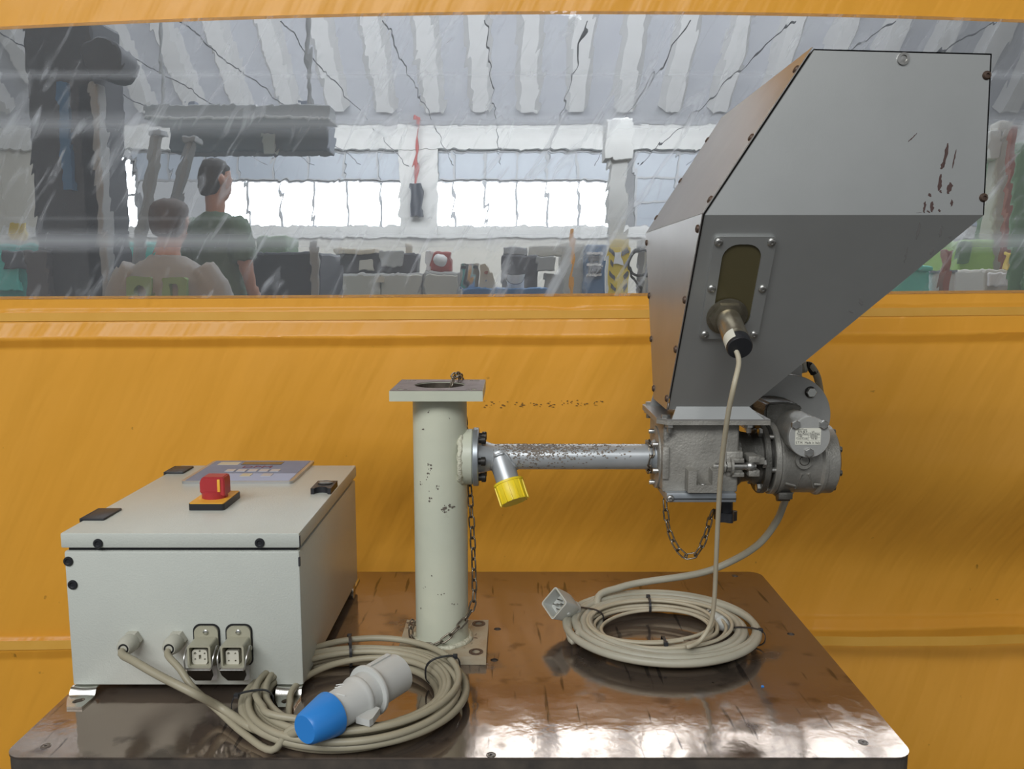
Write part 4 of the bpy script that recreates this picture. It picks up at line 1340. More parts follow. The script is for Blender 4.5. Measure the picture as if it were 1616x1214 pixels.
# side stub with flange
XA, XB, XC = P(731, 721, Y=FYC).x, P(747, 721, Y=FYC).x, P(756, 721, Y=FYC).x
bm = nb(); bcyl(bm, (XA - .003, FYC, PZ), (XB, FYC, PZ), .0395, seg=48, ch=.0015); O('side_stub', bm, 'cream_paint', col)
ring_pts = []
for i in range(64):
    t = 2 * math.pi * i / 64
    yy, zz = .0385 * math.cos(t), .0395 * math.sin(t)
    xx = CX + math.sqrt(max(0, .038 ** 2 - min(yy * yy, .038 ** 2 * .98)))
    ring_pts.append(Vector((XA - .0025 + random.uniform(-.0012, .0012), FYC + yy * .97, PZ + zz * .97)))
bm = nb(); btube(bm, ring_pts, .0040, 8, closed=True); O('weld_bead', bm, 'weld_paint', col, smooth=60)

# ---- conveying pipe
pp = E('conveying_pipe', (0.07, FYC, PZ), parent=hf, label='grey conveying pipe with yellow-capped branch')
bm = nb(); bcyl(bm, (XB, FYC, PZ), (XC, FYC, PZ), .0415, seg=56, ch=.001); O('flange', bm, 'flange_metal', pp)
XD = P(1036, 720, Y=FYC).x
bm = nb(); bcyl(bm, (XC, FYC, PZ), (XD, FYC, PZ), .0180, seg=48); O('pipe', bm, 'pipe_metal', pp, smooth=60)
bm = nb(); blathe(bm, (XC, FYC, PZ), (1, 0, 0), [(.024, 0), (.0225, .008), (.0195, .016), (.018, .022)], 40); O('collar', bm, 'pipe_metal', pp)
bm = nb(); blathe(bm, (0, 0, 0), (0, 0, 1), [(.0045, 0), (.0045, .004), (.0062, .0042), (.0062, .0095), (.005, .0105)], 14)
cap_me, _ = to_mesh(bm, 'cap_bolt', 'dark_bolt', 40, origin=(0, 0, 0))
for k in range(6):
    t = math.radians(90 + 60 * k + 30)
    inst('bolt', cap_me, (XC, FYC + .031 * math.cos(t), PZ + .031 * math.sin(t)), (1, 0, 0), pp)
b0, b1 = P(789, 722, Y=FYC - .004), P(803, 764, Y=FYC - .022)
bd = (b1 - b0).normalized()
bm = nb(); bcyl(bm, b0 - bd * .005, b1 + bd * .004, .0165, seg=36); O('branch', bm, 'pipe_metal', pp, smooth=60)
u_, w_, _ = frame_of(bd)
wp = []
for i in range(48):
    t = 2 * math.pi * i / 48
    d = (u_ * math.cos(t) + w_ * math.sin(t)) * .0168
    q = b0 + d
    # slide along the branch until clear of the main pipe
    for s in range(60):
        qq = q + bd * s * .0006
        if math.hypot(qq.y - FYC, qq.z - PZ) >= .0182: break
    wp.append(qq + Vector((random.uniform(-.0006, .0006), random.uniform(-.0006, .0006), random.uniform(-.0006, .0006))))
bm = nb(); btube(bm, wp, .0022, 6, closed=True); O('weld_bead', bm, 'pipe_metal', pp, smooth=60)
# yellow ribbed cap
bm = nb(); blathe(bm, b1 - bd * .002, bd, [(.0200, 0), (.0205, .001), (.0192, .026), (.0182, .029)], 40); yc = O('yellow_cap', bm, 'yellow_cap', pp, smooth=40, label='ribbed yellow plastic cap')
u_, w_, _ = frame_of(bd)
for k in range(14):
    t = 2 * math.pi * k / 14
    d = u_ * math.cos(t) + w_ * math.sin(t)
    sd = bd.cross(d)
    c_ = b1 + bd * .0005
    bm = nb(); bprism(bm, [c_ + d * .0195 - sd * .0007, c_ + d * .0195 + sd * .0007, c_ + d * .0212 + sd * .0005, c_ + d * .0212 - sd * .0005], bd * .0265); O('rib', bm, 'yellow_cap', yc, smooth=0)
bm = nb(); bring(bm, b1 - bd * .003, bd, .0213, .0166, .003, 36); O('rim', bm, 'yellow_cap', yc)
# dirt specks on the pipe: small raised crumbs
random.seed(11)
bm = nb()
for k in range(1000):
    x = random.gauss(.03, .022) if k < 420 else random.gauss(.04, .05) if k < 800 else random.gauss(.10, .04)
    if not (XC + .012 < x < XD - .03): continue
    t = random.gauss(math.radians(132), math.radians(24)) if random.random() < .85 else random.uniform(math.radians(60), math.radians(230))
    d = Vector((0, math.cos(t), math.sin(t)))
    c_ = Vector((x, FYC, PZ)) + d * .0179
    r_ = random.uniform(.0004, .0013)
    tg = Vector((0, -d.z, d.y))
    bprism(bm, [c_ + Vector((r_ * random.uniform(.7, 2.2) * math.cos(a), 0, 0)) + tg * r_ * math.sin(a) for a in (0, 1.3, 2.5, 3.8, 5.1)], d * .0005)
M('dirt', (0.24, 0.20, 0.165), 0.8, var=((0.12, 0.10, 0.08), 300))
M('chip', (0.13, 0.11, 0.09), 0.8)
O('dirt', bm, 'dirt', pp, kind='stuff')
# black chips on the column
random.seed(8)
bm = nb()
def chips(lst):
    for (u, v, n_, sx, sy) in lst:
        for q in range(n_):
            uu, vv = u + random.gauss(0, sx), v + random.gauss(0, sy)
            d = ray(uu, vv)
            a = d.x ** 2 + d.y ** 2
            b_ = -2 * (d.x * CX + d.y * FYC)
            c_ = CX ** 2 + FYC ** 2 - .03805 ** 2
            disc = b_ * b_ - 4 * a * c_
            if disc < 0: continue
            k = (-b_ - math.sqrt(disc)) / (2 * a)
            p = CAM + d * k
            nrm = Vector((p.x - CX, p.y - FYC, 0)).normalized()
            tg = Vector((-nrm.y, nrm.x, 0))
            r_ = random.uniform(.0004, .0011)
            bprism(bm, [p + tg * r_ * math.cos(t) * random.uniform(.7, 1.8) + Vector((0, 0, 1)) * r_ * math.sin(t) * random.uniform(.7, 1.8) for t in (0, 1.2, 2.4, 3.7, 5)], nrm * .0003)
chips([(676, 745, 14, 3, 12), (678, 790, 5, 2, 5), (700, 804, 26, 3, 3), (712, 800, 12, 4, 2), (692, 770, 4, 2, 2), (676, 651, 3, 2, 2), (667, 677, 2, 2, 2), (664, 762, 4, 1, 3), (699, 938, 3, 4, 1), (680, 909, 2, 1, 1), (717, 954, 4, 4, 2), (739, 868, 2, 1, 1), (663, 960, 2, 1, 1)])
O('paint_chip', bm, 'chip', col, kind='stuff')

# ---- hopper
hp = E('hopper', (0.35, 1.16, 1.213), parent=hf, label='grey sheet-metal hopper with sloping underside')
HF, HB, GF, GB = .96, 1.36, 1.09, 1.19
z1, z2, z3 = 1.634, 1.453, 1.209
TLx, TRx = .3353, .5325
MLx, MRx = .2188, .5365
BLx, BRx = .2078, .3113
V3 = Vector
tlF, trF, mlF, mrF, blF, brF = V3((TLx, HF, z1)), V3((TRx, HF, z1 - .005)), V3((MLx, HF, z2)), V3((MRx, HF, z2)), V3((BLx, GF, z3)), V3((BRx, GF, z3))
tlB, trB, mlB, mrB, blB, brB = [V3((p.x, HB if i < 4 else GB, p.z)) for i, p in enumerate((tlF, trF, mlF, mrF, blF, brF))]
def sheet(nm, polys, t, mat, par, lab=None):
    """folded sheet of thickness t made of planar quads"""
    bm_ = nb()
    for q in polys:
        n_ = (q[1] - q[0]).cross(q[2] - q[1]).normalized()
        bprism(bm_, q, n_ * t)
    return O(nm, bm_, mat, par, smooth=0, label=lab)
ctr = V3((.36, 1.16, 1.45))
def inward(q):
    n_ = (q[1] - q[0]).cross(q[2] - q[1])
    m_ = sum(q, V3((0, 0, 0))) / len(q)
    return q if n_.dot(ctr - m_) > 0 else q[::-1]
fp = sheet('front_panel', [inward([tlF, trF, mrF, mlF]), inward([mlF, mrF, brF, blF])], .0015, 'hopper_paint', hp)
sheet('back_panel', [inward([tlB, trB, mrB, mlB]), inward([mlB, mrB, brB, blB])], .0015, 'hopper_paint', hp)
sheet('right_panel', [inward([trF, trB, mrB, mrF]), inward([mrF, mrB, brB, brF])], .0015, 'hopper_paint', hp)
sheet('lid', [inward([tlF, trF, trB, tlB])], .0015, 'hopper_paint', hp)
# brownish cover sheet over the slanted left side, standing 1.5 mm proud
o1 = V3((-.0018, 0, .0012)); ex = V3((0, .0, 0))
cv = sheet('side_cover', [[mlF + o1 + V3((0, -.0012, 0)), tlF + o1 + V3((0, -.0012, 0)), tlB + o1, mlB + o1], [blF + V3((-.0018, -.001, 0)), mlF + o1 + V3((0, -.0012, 0)), mlB + o1, blB + V3((-.0018, 0, 0))]], .0012, 'cover_sheet', hp, 'brownish side cover sheet')
# dark gap lines where the cover meets the front panel
bm = nb(); btube(bm, [blF + V3((-.0004, -.0004, 0)), mlF + V3((-.0004, -.0006, 0)), tlF + V3((-.0004, -.0006, 0))], .0005, 6); O('seam', bm, 'dark_bolt', hp)
# button-head screws
bm = nb(); blathe(bm, (0, 0, 0), (0, 0, 1), [(.0050, 0), (.0048, .0012), (.0036, .0026), (.0020, .0028), (.0018, .0014)], 16)
bh_me, _ = to_mesh(bm, 'screw_dark', 'rusty_bolt', 40, origin=(0, 0, 0))
bm = nb(); blathe(bm, (0, 0, 0), (0, 0, 1), [(.0052, 0), (.0050, .0012), (.0036, .0026), (.0020, .0028), (.0018, .0012)], 16)
bz_me, _ = to_mesh(bm, 'screw_zinc', 'zinc', 40, origin=(0, 0, 0))
for u, v in ((1557, 119), (1552, 312)):
    inst('screw', bh_me, P(u, v, Y=HF), (0, -1, 0), hp)
bm = nb(); bring(bm, (0, 0, 0), (0, 0, 1), .0068, .0040, .0022, 20); blathe(bm, (0, 0, 0), (0, 0, 1), [(.0042, 0), (.0042, .0008), (.001, .0010)], 12)
rv_me, _ = to_mesh(bm, 'rivet_nut', 'zinc', 40, origin=(0, 0, 0))
inst('rivet_nut', rv_me, P(1425, 93, Y=HF), (0, -1, 0), hp)
nU = (tlF - mlF).cross(V3((0, 1, 0))).normalized()
if nU.x > 0: nU = -nU
nLft = V3((-1, 0, .02)).normalized()
def on_cover(a, b, s, w, n_):
    return a.lerp(b, s) + V3((0, w, 0)) + n_ * .0028
for s in (.09, .47, .88):
    inst('screw', bh_me, on_cover(mlF, tlF, s, .008, nU), nU, hp)
for s in (.13, .45, .80):
    inst('screw', bh_me, on_cover(mlB, tlB, s, -.008, nU), nU, hp)
for s in (.06, .40, .66, .94):
    inst('screw', bh_me, on_cover(mlF, blF, s, .008, nLft), nLft, hp)
    inst('screw', bh_me, on_cover(mlB, blB, s, -.008, nLft), nLft, hp)
# long scrape marks on the front panel (paint worn through)
random.seed(21)
bm = nb()
def scrape(u, v, lu, lv, wpx, plane):
    pts = []
    n_ = 7
    for i in range(n_ + 1):
        t = i / n_
        pts.append((u + lu * t + random.uniform(-.8, .8), v + lv * t, 1.35 * wpx * (0.25 + 0.75 * math.sin(math.pi * t)) * random.uniform(.5, 1.1)))
    poly = [(a - w / 2, b) for a, b, w in pts] + [(a + w / 2, b) for a, b, w in pts[::-1]]
    if plane == 0: P3 = [P(a, b, Y=HF) + V3((0, -.0001, 0)) for a, b in poly]
    else: P3 = [PP(a, b, mlF, NL) + NL * .0001 for a, b in poly]
    bprism(bm, P3, V3((0, -.0002, 0)) if plane == 0 else NL * .0002)
NL = (mrF - mlF).cross(blF - mlF).normalized()
if NL.y > 0: NL = -NL
for a in ((1496, 226, -7, 38, 5), (1489, 255, -3, 12, 6), (1485, 275, -4, 26, 6), (1500, 288, -4, 18, 8), (1509, 236, -6, 30, 2), (1502, 315, -1, 11, 3), (1460, 318, -2, 18, 4), (1471, 318, -1, 17, 5), (1463, 332, 4, 4, 3), (1447, 336, 8, -1, 2), (1466, 305, 3, 6, 4), (1447, 210, -14, 14, 2), (1484, 300, 1, 5, 3), (1482, 330, 1, 5, 3)):
    scrape(*a, 0)
O('scrape_mark', bm, 'scuff_dark', hp, kind='stuff')
bm = nb()
for a in ((1452, 350, -6, 28, 3), (1486, 356, -3, 18, 4), (1473, 392, -4, 10, 4), (1357, 470, 3, 12, 5), (1340, 490, 6, 4, 4), (1498, 372, 2, 4, 3), (1432, 390, -5, 25, 2), (1180, 158, 4, 10, 2), (1166, 262, 4, 5, 3)):
    if a[1] > 342: scrape(*a, 1)
O('scuff', bm, 'scuff_soft', hp, kind='stuff')
# sensor plate with dark sight window
c4 = [PP(u, v, mlF, NL) for u, v in ((1127, 372), (1224, 371), (1197, 530), (1102, 535))]
Ux = V3((1, 0, 0)); Vd = (mlF - V3((mlF.x, GF, z3))).normalized()
o_ = sum(c4, V3((0, 0, 0))) / 4 + NL * .0002
w2 = ((c4[1] - c4[0]).length + (c4[2] - c4[3]).length) / 4
h2 = ((c4[0] - c4[3]).length + (c4[1] - c4[2]).length) / 4
skew = ((c4[0].x + c4[1].x) - (c4[2].x + c4[3].x)) / 2
outl = rrect(-w2, w2, -h2, h2, .006, 4)
shf = lambda L_: [(a + skew * .5 * (b / h2) * 0.35, b) for a, b in L_]
win = rrect(-w2 * .66, w2 * .60, -h2 * .80, h2 * .86, w2 * .5, 6)
bm = nb(); bplate(bm, o_, Ux, Vd, shf(outl), [shf(win)], NL * .0035); sp = O('sensor_plate', bm, 'hopper_paint', hp, smooth=30)
bm = nb(); bplate(bm, o_ , Ux, Vd, shf(win), [], NL * .0012); O('sight_window', bm, 'sight_window', sp, smooth=0)
for a, b in ((-.84, .90), (.84, .90), (-.84, 0.02), (.84, .02), (-.84, -.91), (.84, -.91)):
    (a2, b2), = shf([(w2 * a, h2 * b)])
    inst('screw', bz_me, o_ + Ux * a2 + Vd * b2 + NL * .0035, NL, sp)
sb = PP(1146, 497, mlF, NL) + NL * .0035
bm = nb(); blathe(bm, sb, NL, [(.0250, 0), (.0250, .0018), (.0246, .002)], 32); O('washer', bm, 'nut_brass', sp)
bm = nb(); bhex(bm, sb + NL * .002, NL, .0225, .007); O('lock_nut', bm, 'nut_brass', sp)
bm = nb(); blathe(bm, sb, NL, [(.0150, 0), (.0150, .050), (.0146, .0505), (.0146, .058)], 36); sn = O('level_sensor', bm, 'sensor_steel', sp, smooth=40)
bm = nb(); blathe(bm, sb + NL * .058, NL, [(.0149, 0), (.0149, .013), (.0140, .0145)], 36); O('sensor_cap', bm, 'black_plastic', sn)
se = sb + NL * .0725
u_, w_, _ = frame_of(NL)
bm = nb()
rows = []
for i in range(9):
    t = math.radians(150 + 12 * i)
    d = (Ux * math.cos(t) + NL.cross(Ux) * -math.sin(t)).normalized()
    rows.append([bm.verts.new(sb + NL * h_ + d * .0151) for h_ in (.051, .068)])
for i in range(8): bm.faces.new((rows[i][0], rows[i + 1][0], rows[i + 1][1], rows[i][1]))
O('type_label', bm, 'label_paper', sn)
for a in (0.4, 2.2, 4.0):
    inst('screw', bz_me, se + (u_ * math.cos(a) + w_ * math.sin(a)) * .009 - NL * .001, NL, sn).scale = (.35, .35, .35)

# ---- feeder housing under the hopper
fh = E('screw_housing', (.25, FYC, 1.08), parent=hf, label='rough cast screw housing')
# hopper foot: sloped skirt and flange plate
FZ0, FZ1 = 1.1890, 1.1985
fx0, fx1, fy0, fy1 = .1935, .3420, 1.083, 1.232
bm = nb(); bplate(bm, (0, 0, FZ0), (1, 0, 0), (0, 1, 0), [(fx0 + .012, fy0), (fx1, fy0), (fx1, fy1), (fx0 + .012, fy1), (fx0, fy1 - .014), (fx0, fy0 + .014)], [], (0, 0, .0055)); O('flange_plate', bm, 'cast_metal', fh, smooth=0)
bm = nb(); bplate(bm, (0, 0, FZ0 + .0056), (1, 0, 0), (0, 1, 0), [(fx0 + .012, fy0 + .001), (fx1, fy0 + .001), (fx1, fy1), (fx0 + .012, fy1), (fx0, fy1 - .014), (fx0, fy0 + .014)], [], (0, 0, .002)); O('hopper_foot', bm, 'cover_sheet', fh, smooth=0)
zS = FZ0 + .0076
bm = nb()
A4 = [V3((BLx + .004, fy0 + .001, zS)), V3((BRx + .022, fy0 + .001, zS)), V3((BRx + .003, GF - .003, z3 + .004)), V3((BLx + .010, GF - .003, z3 + .004))]
bprism(bm, A4, (0, .003, 0)); O('front_skirt', bm, 'hopper_paint', fh, smooth=0)
bm = nb(); bprism(bm, [V3((BLx - .006, GB + .012, zS)), V3((BLx + .02, GB + .012, zS)), V3((BLx + .02, GB + .012, z3 + .008)), V3((BLx + .0, GB + .012, z3 + .008))], (0, .003, 0)); O('rear_skirt', bm, 'hopper_paint', fh, smooth=0)
bm = nb(); bhex(bm, (0, 0, 0), (0, 0, 1), .0062, .0048)
hx_me, _ = to_mesh(bm, 'hex_bolt', 'zinc', 40, origin=(0, 0, 0))
bm = nb(); blathe(bm, (0, 0, 0), (0, 0, 1), [(.0034, 0), (.0034, .011), (.003, .0118)], 12); bhex(bm, (0, 0, 0), (0, 0, 1), .0062, .0046)
nut_me, _ = to_mesh(bm, 'nut_and_thread', 'zinc', 40, origin=(0, 0, 0))
for bx, by in ((fx0 + .009, fy1 - .022), (fx0 + .012, fy0 + .012)):
    inst('hex_bolt', hx_me, (bx, by, zS), (0, 0, 1), fh)
for bx, by in ((P(1057, 670, Y=fy0 + .008).x, fy0 + .008), (P(1182, 670, Y=fy0 + .008).x, fy0 + .008), (fx0 + .008, fy1 - .02)):
    inst('nut', nut_me, (bx, by, FZ0), (0, 0, -1), fh)
# cast body
hx0, hx1, hy0, hy1 = P(1046, 730, Y=1.10).x, P(1166, 730, Y=1.10).x, 1.100, 1.212
bm = nb(); bbox(bm, hx0, hx1, hy0, hy1, 1.0925, FZ0, .004, 3); O('cast_body', bm, 'cast_metal', fh)
bm = nb(); bcyl(bm, (hx0 - .002, FYC, PZ), (hx0 + .010, FYC, PZ), .044, seg=40); O('inlet_boss', bm, 'cast_metal', fh)
# left-hand recessed strip on the body
a, b = P(1056, 705, Y=hy0), P(1062, 756, Y=hy0)
bm = nb(); bbox(bm, hx0 - .001, a.x, hy0 - .004, hy0 + .01, b.z, a.z, .0015); O('body_rib', bm, 'cast_metal', fh)
# grey flange disc of the pipe on the housing
xE0, xE1 = XD + .001, P(1050, 720, Y=FYC - .03).x
bm = nb(); bcyl(bm, (xE0, FYC, PZ), (xE1, FYC, PZ), .0455, seg=60, ch=.001); O('pipe_flange', bm, 'flange_metal', fh)
bm = nb(); blathe(bm, (xE0, FYC, PZ), (-1, 0, 0), [(.026, 0), (.024, .006), (.0185, .011)], 36); O('pipe_collar', bm, 'flange_metal', fh)
for k in range(6):
    t = math.radians(20 + 60 * k)
    inst('hex_bolt', nut_me, (xE0, FYC + .036 * math.cos(t), PZ + .036 * math.sin(t)), (-1, 0, 0), fh)
# lug with notch on the front
lz0, lz1, lz2 = P(1100, 779, Y=1.075).z, P(1100, 767, Y=1.075).z, P(1100, 745, Y=1.075).z
la, lb_, lc, ld = [P(u, 770, Y=1.078).x for u in (1086, 1099, 1124, 1139)]
bm = nb(); bprism(bm, [V3((la, 1.078, lz0)), V3((ld, 1.078, lz0)), V3((ld, 1.078, lz2)), V3((lc, 1.078, lz2)), V3((lc, 1.078, lz1)), V3((lb_, 1.078, lz1)), V3((lb_, 1.078, lz2)), V3((la, 1.078, lz2))], (0, .024, 0)); O('foot_lug', bm, 'cast_metal', fh, smooth=0)
bm = nb(); blathe(bm, ((lb_ + lc) / 2, 1.086, lz1), (0, 0, 1), [(.0048, 0), (.0046, .0006), (.001, .0008)], 16); O('lug_bolt', bm, 'zinc', fh)
# bottom slide plate with screw
sz0, sz1 = P(1100, 793, Y=1.088).z, P(1100, 779, Y=1.088).z
sa, sc_ = P(1052, 786, Y=1.088).x, P(1162, 786, Y=1.088).x
bm = nb(); bbox(bm, sa, sc_, 1.088, 1.225, sz0, sz1, .001); O('slide_plate', bm, 'flange_metal', fh)
bm = nb(); bbox(bm, sa, sc_, 1.0865, 1.0885, sz0 + .0045, sz0 + .0055); O('slide_groove', bm, 'dark_bolt', fh, smooth=0)
inst('screw', bz_me, P(1058, 787, Y=1.088), (0, -1, 0), fh)
# black clamping knob underneath
kc = P(1145, 800, Y=1.13)
bm = nb(); prof = []
for i in range(40):
    t = 2 * math.pi * i / 40
    r_ = .0145 + .0022 * math.cos(5 * t)
    prof.append((kc.x + r_ * math.cos(t), kc.y + r_ * math.sin(t)))
zk1 = P(1145, 821, Y=1.13).z
bm = nb(); bprism(bm, [(a, b, zk1) for a, b in prof], (0, 0, .013)); O('clamp_knob', bm, 'black_plastic', fh, smooth=50)
bm = nb(); bcyl(bm, (kc.x, kc.y, zk1 + .013), (kc.x, kc.y, sz0), .010, seg=20); O('knob_neck', bm, 'black_plastic', fh)

# ---- coupling neck, bearing flanges
dv = E('drive', (.38, FYC, 1.08), parent=hf, label='dark worm-gear drive with round nameplate cover')
xN = P(1204, 720, Y=FYC - .03).x
bm = nb(); blathe(bm, (hx1 - .002, FYC, PZ), (1, 0, 0), [(.043, 0), (.043, .010), (.036, .018), (.034, .030), (.040, .038), (.040, xN - hx1 + .002)], 40); O('coupling_neck', bm, 'cast_dark', dv)
def px_x(u, Yo=0.0): return P(u, 720, Y=FYC - Yo).x
f0, f1, f2, f3 = px_x(1203, .03), px_x(1213, .03), px_x(1219, .03), px_x(1229, .03)
bm = nb(); bcyl(bm, (f0, FYC, PZ - .001), (f1, FYC, PZ - .001), .0505, seg=56, ch=.0015); O('flange', bm, 'cast_dark', dv)
bm = nb(); bcyl(bm, (f1, FYC, PZ - .001), (f2, FYC, PZ - .001), .040, seg=40); O('gap_ring', bm, 'dark_bolt', dv)
bm = nb(); bcyl(bm, (f2, FYC, PZ - .001), (f3, FYC, PZ - .001), .0515, seg=56, ch=.0015); O('flange', bm, 'gear_cast', dv)
for k in range(6):
    t = math.radians(0 + 60 * k)
    inst('hex_bolt', hx_me, (f0, FYC + .045 * math.cos(t), PZ + .045 * math.sin(t)), (-1, 0, 0), dv)
    bm = nb(); bcyl(bm, (f1 - .001, FYC + .0455 * math.cos(t + .2), PZ + .0455 * math.sin(t + .2)), (f2 + .001, FYC + .0455 * math.cos(t + .2), PZ + .0455 * math.sin(t + .2)), .0035, seg=10); O('stud', bm, 'zinc', dv)
# clamp lugs and pull rod in front of the neck
rodY, rodZ = 1.098, P(1160, 736, Y=1.098).z
ra, rb = P(1128, 736, Y=rodY).x, P(1192, 736, Y=rodY).x
bm = nb(); bcyl(bm, (ra, rodY, rodZ), (rb, rodY, rodZ), .0046, seg=20); O('pull_rod', bm, 'zinc', dv)
bm = nb(); bmesh.ops.create_uvsphere(bm, u_segments=16, v_segments=10, radius=.0040, matrix=Matrix.Translation((ra, rodY, rodZ))); O('rod_tip', bm, 'cast_metal', dv)
for u, r_, w in ((1141, .0095, .0022), (1146, .0072, .005), (1152, .0125, .0030)):
    xx = P(u, 736, Y=rodY).x
    bm = nb(); blathe(bm, (xx, rodY, rodZ), (1, 0, 0), [(r_, 0), (r_, w)], 6 if r_ < .008 else 24); O('rod_nut' if r_ < .008 else 'rod_washer', bm, 'cast_metal', dv)
xx = P(1184, 736, Y=rodY).x
bm = nb(); bmesh.ops.create_uvsphere(bm, u_segments=18, v_segments=12, radius=.0072, matrix=Matrix.Translation((xx, rodY, rodZ)) @ Matrix.Diagonal((1.1, 1, 1, 1))); O('rod_eye', bm, 'zinc', dv)
for v0_, v1_ in ((722, 729), (744, 751)):
    a, b = P(1153, v0_, Y=1.10), P(1172, v1_, Y=1.10)
    bm = nb(); bbox(bm, a.x, b.x, 1.092, 1.125, b.z, a.z, .001); O('clamp_lug', bm, 'cast_metal', dv)
    a, b = P(1180, v0_ - 3, Y=1.10), P(1197, v1_, Y=1.10)
    bm = nb(); bbox(bm, a.x, b.x, 1.094, 1.125, b.z, a.z, .001); O('clamp_lug', bm, 'cast_metal', dv)
a, b = P(1145, 716, Y=1.102), P(1171, 752, Y=1.102)
bm = nb(); bbox(bm, a.x, b.x, 1.098, 1.13, b.z, a.z + .004, .003); O('clamp_block', bm, 'cast_metal', dv)
a, b = P(1196, 722, Y=1.102), P(1206, 733, Y=1.102)
bm = nb(); bbox(bm, a.x - .012, b.x, 1.100, 1.13, b.z, a.z, .001); O('clamp_lug', bm, 'cast_metal', dv)
# gearbox body along the screw axis
g0, g1, g2 = f3, px_x(1296, .02), px_x(1309, .0)
bm = nb(); blathe(bm, (g0, FYC, PZ - .003), (1, 0, 0), [(.0500, 0), (.0500, .004), (.0475, .008), (.0475, g1 - g0 - .008), (.0505, g1 - g0 - .004), (.0505, g1 - g0), (.0485, g1 - g0 + .001), (.0485, g2 - g0 - .003), (.044, g2 - g0)], 56); O('gearbox', bm, 'gear_cast', dv)
for k in range(8):
    t = math.radians(15 + 45 * k)
    bm = nb(); bhex(bm, (g2 - .003, FYC + .042 * math.cos(t), PZ - .003 + .042 * math.sin(t)), (1, 0, 0), .0045, .005); O('cover_bolt', bm, 'cast_dark', dv)
bm = nb(); bcyl(bm, (px_x(1236, .03), FYC - .01, PZ - .056), (px_x(1256, .03), FYC - .01, PZ - .056), .006, seg=16); bbox(bm, px_x(1232, .03), px_x(1254, .03), 1.125, 1.165, PZ - .0545, PZ - .045, .001); O('oil_plug', bm, 'cast_dark', dv)
# oil-level boss with ring and side ribs
gb = P(1269, 727, Y=1.104)
bm = nb(); bring(bm, (gb.x, 1.112, gb.z), (0, -1, 0), .0115, .0070, .010, 32); O('boss_ring', bm, 'gear_cast', dv)
bm = nb(); blathe(bm, (gb.x, 1.112, gb.z), (0, -1, 0), [(.0062, 0), (.0062, .0105), (.0055, .0112)], 24); O('boss_plug', bm, 'gear_cast', dv)
for s in (-1, 1):
    bm = nb(); bcyl(bm, (gb.x + s * .012, 1.1135, gb.z), (gb.x + s * .026, 1.1155, gb.z), .0050, .0050, 16, .002); O('boss_rib', bm, 'gear_cast', dv)
# cast web lines on the gearbox
for (ua, va, ub, vb) in ((1262, 745, 1254, 770), (1272, 745, 1282, 768), (1238, 762, 1252, 765), (1284, 764, 1296, 763), (1240, 700, 1256, 716)):
    p0, p1 = P(ua, va, Y=1.118), P(ub, vb, Y=1.125)
    for p_ in (p0, p1):
        dz = p_.z - (PZ - .003)
        p_.y = FYC - math.sqrt(max(.0475 ** 2 - dz * dz, 1e-6))
    bm = nb(); btube(bm, [p0, p0.lerp(p1, .5) + V3((0, -.0006, 0)), p1], .0018, 6); O('cast_web', bm, 'gear_cast', dv)
# worm housing rising to the motor, with round cover to the front
cvp = P(1277, 690, Y=1.088)
rC = 33 / 1310 * 1.10
bm = nb(); bcyl(bm, (cvp.x, 1.094, cvp.z), (cvp.x, 1.215, cvp.z), rC * .98, seg=40); O('worm_housing', bm, 'gear_cast', dv, smooth=60)
bm = nb(); bcyl(bm, (cvp.x, 1.086, cvp.z), (cvp.x, 1.094, cvp.z), rC, seg=56, ch=.0008); cd = O('cover_disc', bm, 'motor_plate', dv)
for u, v in ((1255, 670), (1299, 670), (1276, 714)):
    q = P(u, v, Y=1.086)
    inst('hex_bolt', hx_me, q, (0, -1, 0), cd)
a, b = P(1255.5, 676, Y=1.086), P(1294.5, 702, Y=1.086)
bm = nb(); bbox(bm, a.x, b.x, 1.0854, 1.0862, b.z, a.z); O('nameplate', bm, 'label_paper', cd, smooth=0)
nw, nh = b.x - a.x, a.z - b.z
def np_text(body, fx, fz, sz, sx=1.0):
    text('nameplate_lettering', body, sz, (a.x + nw * fx, 1.0852, b.z + nh * fz), (1, 0, 0), (0, 0, 1), 'print_dark', cd, depth=.0001, sx=sx)
np_text('Tipo/Type', .24, .92, .0034)
np_text('RMI 40 P      U1', .42, .79, .0034)
np_text('Rapp./Ratio  Data/Date', .50, .66, .0034, .95)
np_text('1/40', .18, .51, .0034)
np_text('10/2001', .72, .51, .0034)
np_text('Cod./Code', .26, .37, .0034)
np_text('V6 B3', .74, .37, .0034)
np_text('S.T.M.  Made in Italy', .50, .12, .0042, .95)
for fz in (.735, .58, .44, .24):
    bm = nb(); bbox(bm, a.x + nw * .03, b.x - nw * .03, 1.08525, 1.0854, b.z + nh * fz - .0001, b.z + nh * fz + .0001); O('nameplate_rule', bm, 'print_dark', cd, smooth=0)
bm = nb(); bbox(bm, a.x + nw * .50, a.x + nw * .508, 1.08525, 1.0854, b.z + nh * .24, b.z + nh * .735); O('nameplate_rule', bm, 'print_dark', cd, smooth=0)
# dark casting between neck and worm housing
bm = nb()
pts = [P(u, v, Y=1.15) for u, v in ((1206, 668), (1207, 645), (1212, 636), (1240, 634), (1262, 638), (1268, 648), (1250, 662), (1244, 690), (1228, 690))]
bprism(bm, pts, (0, .07, 0)); bmesh.ops.bevel(bm, geom=bm.edges[:], offset=.003, segments=2, affect='EDGES'); O('worm_arm', bm, 'cast_dark', dv)
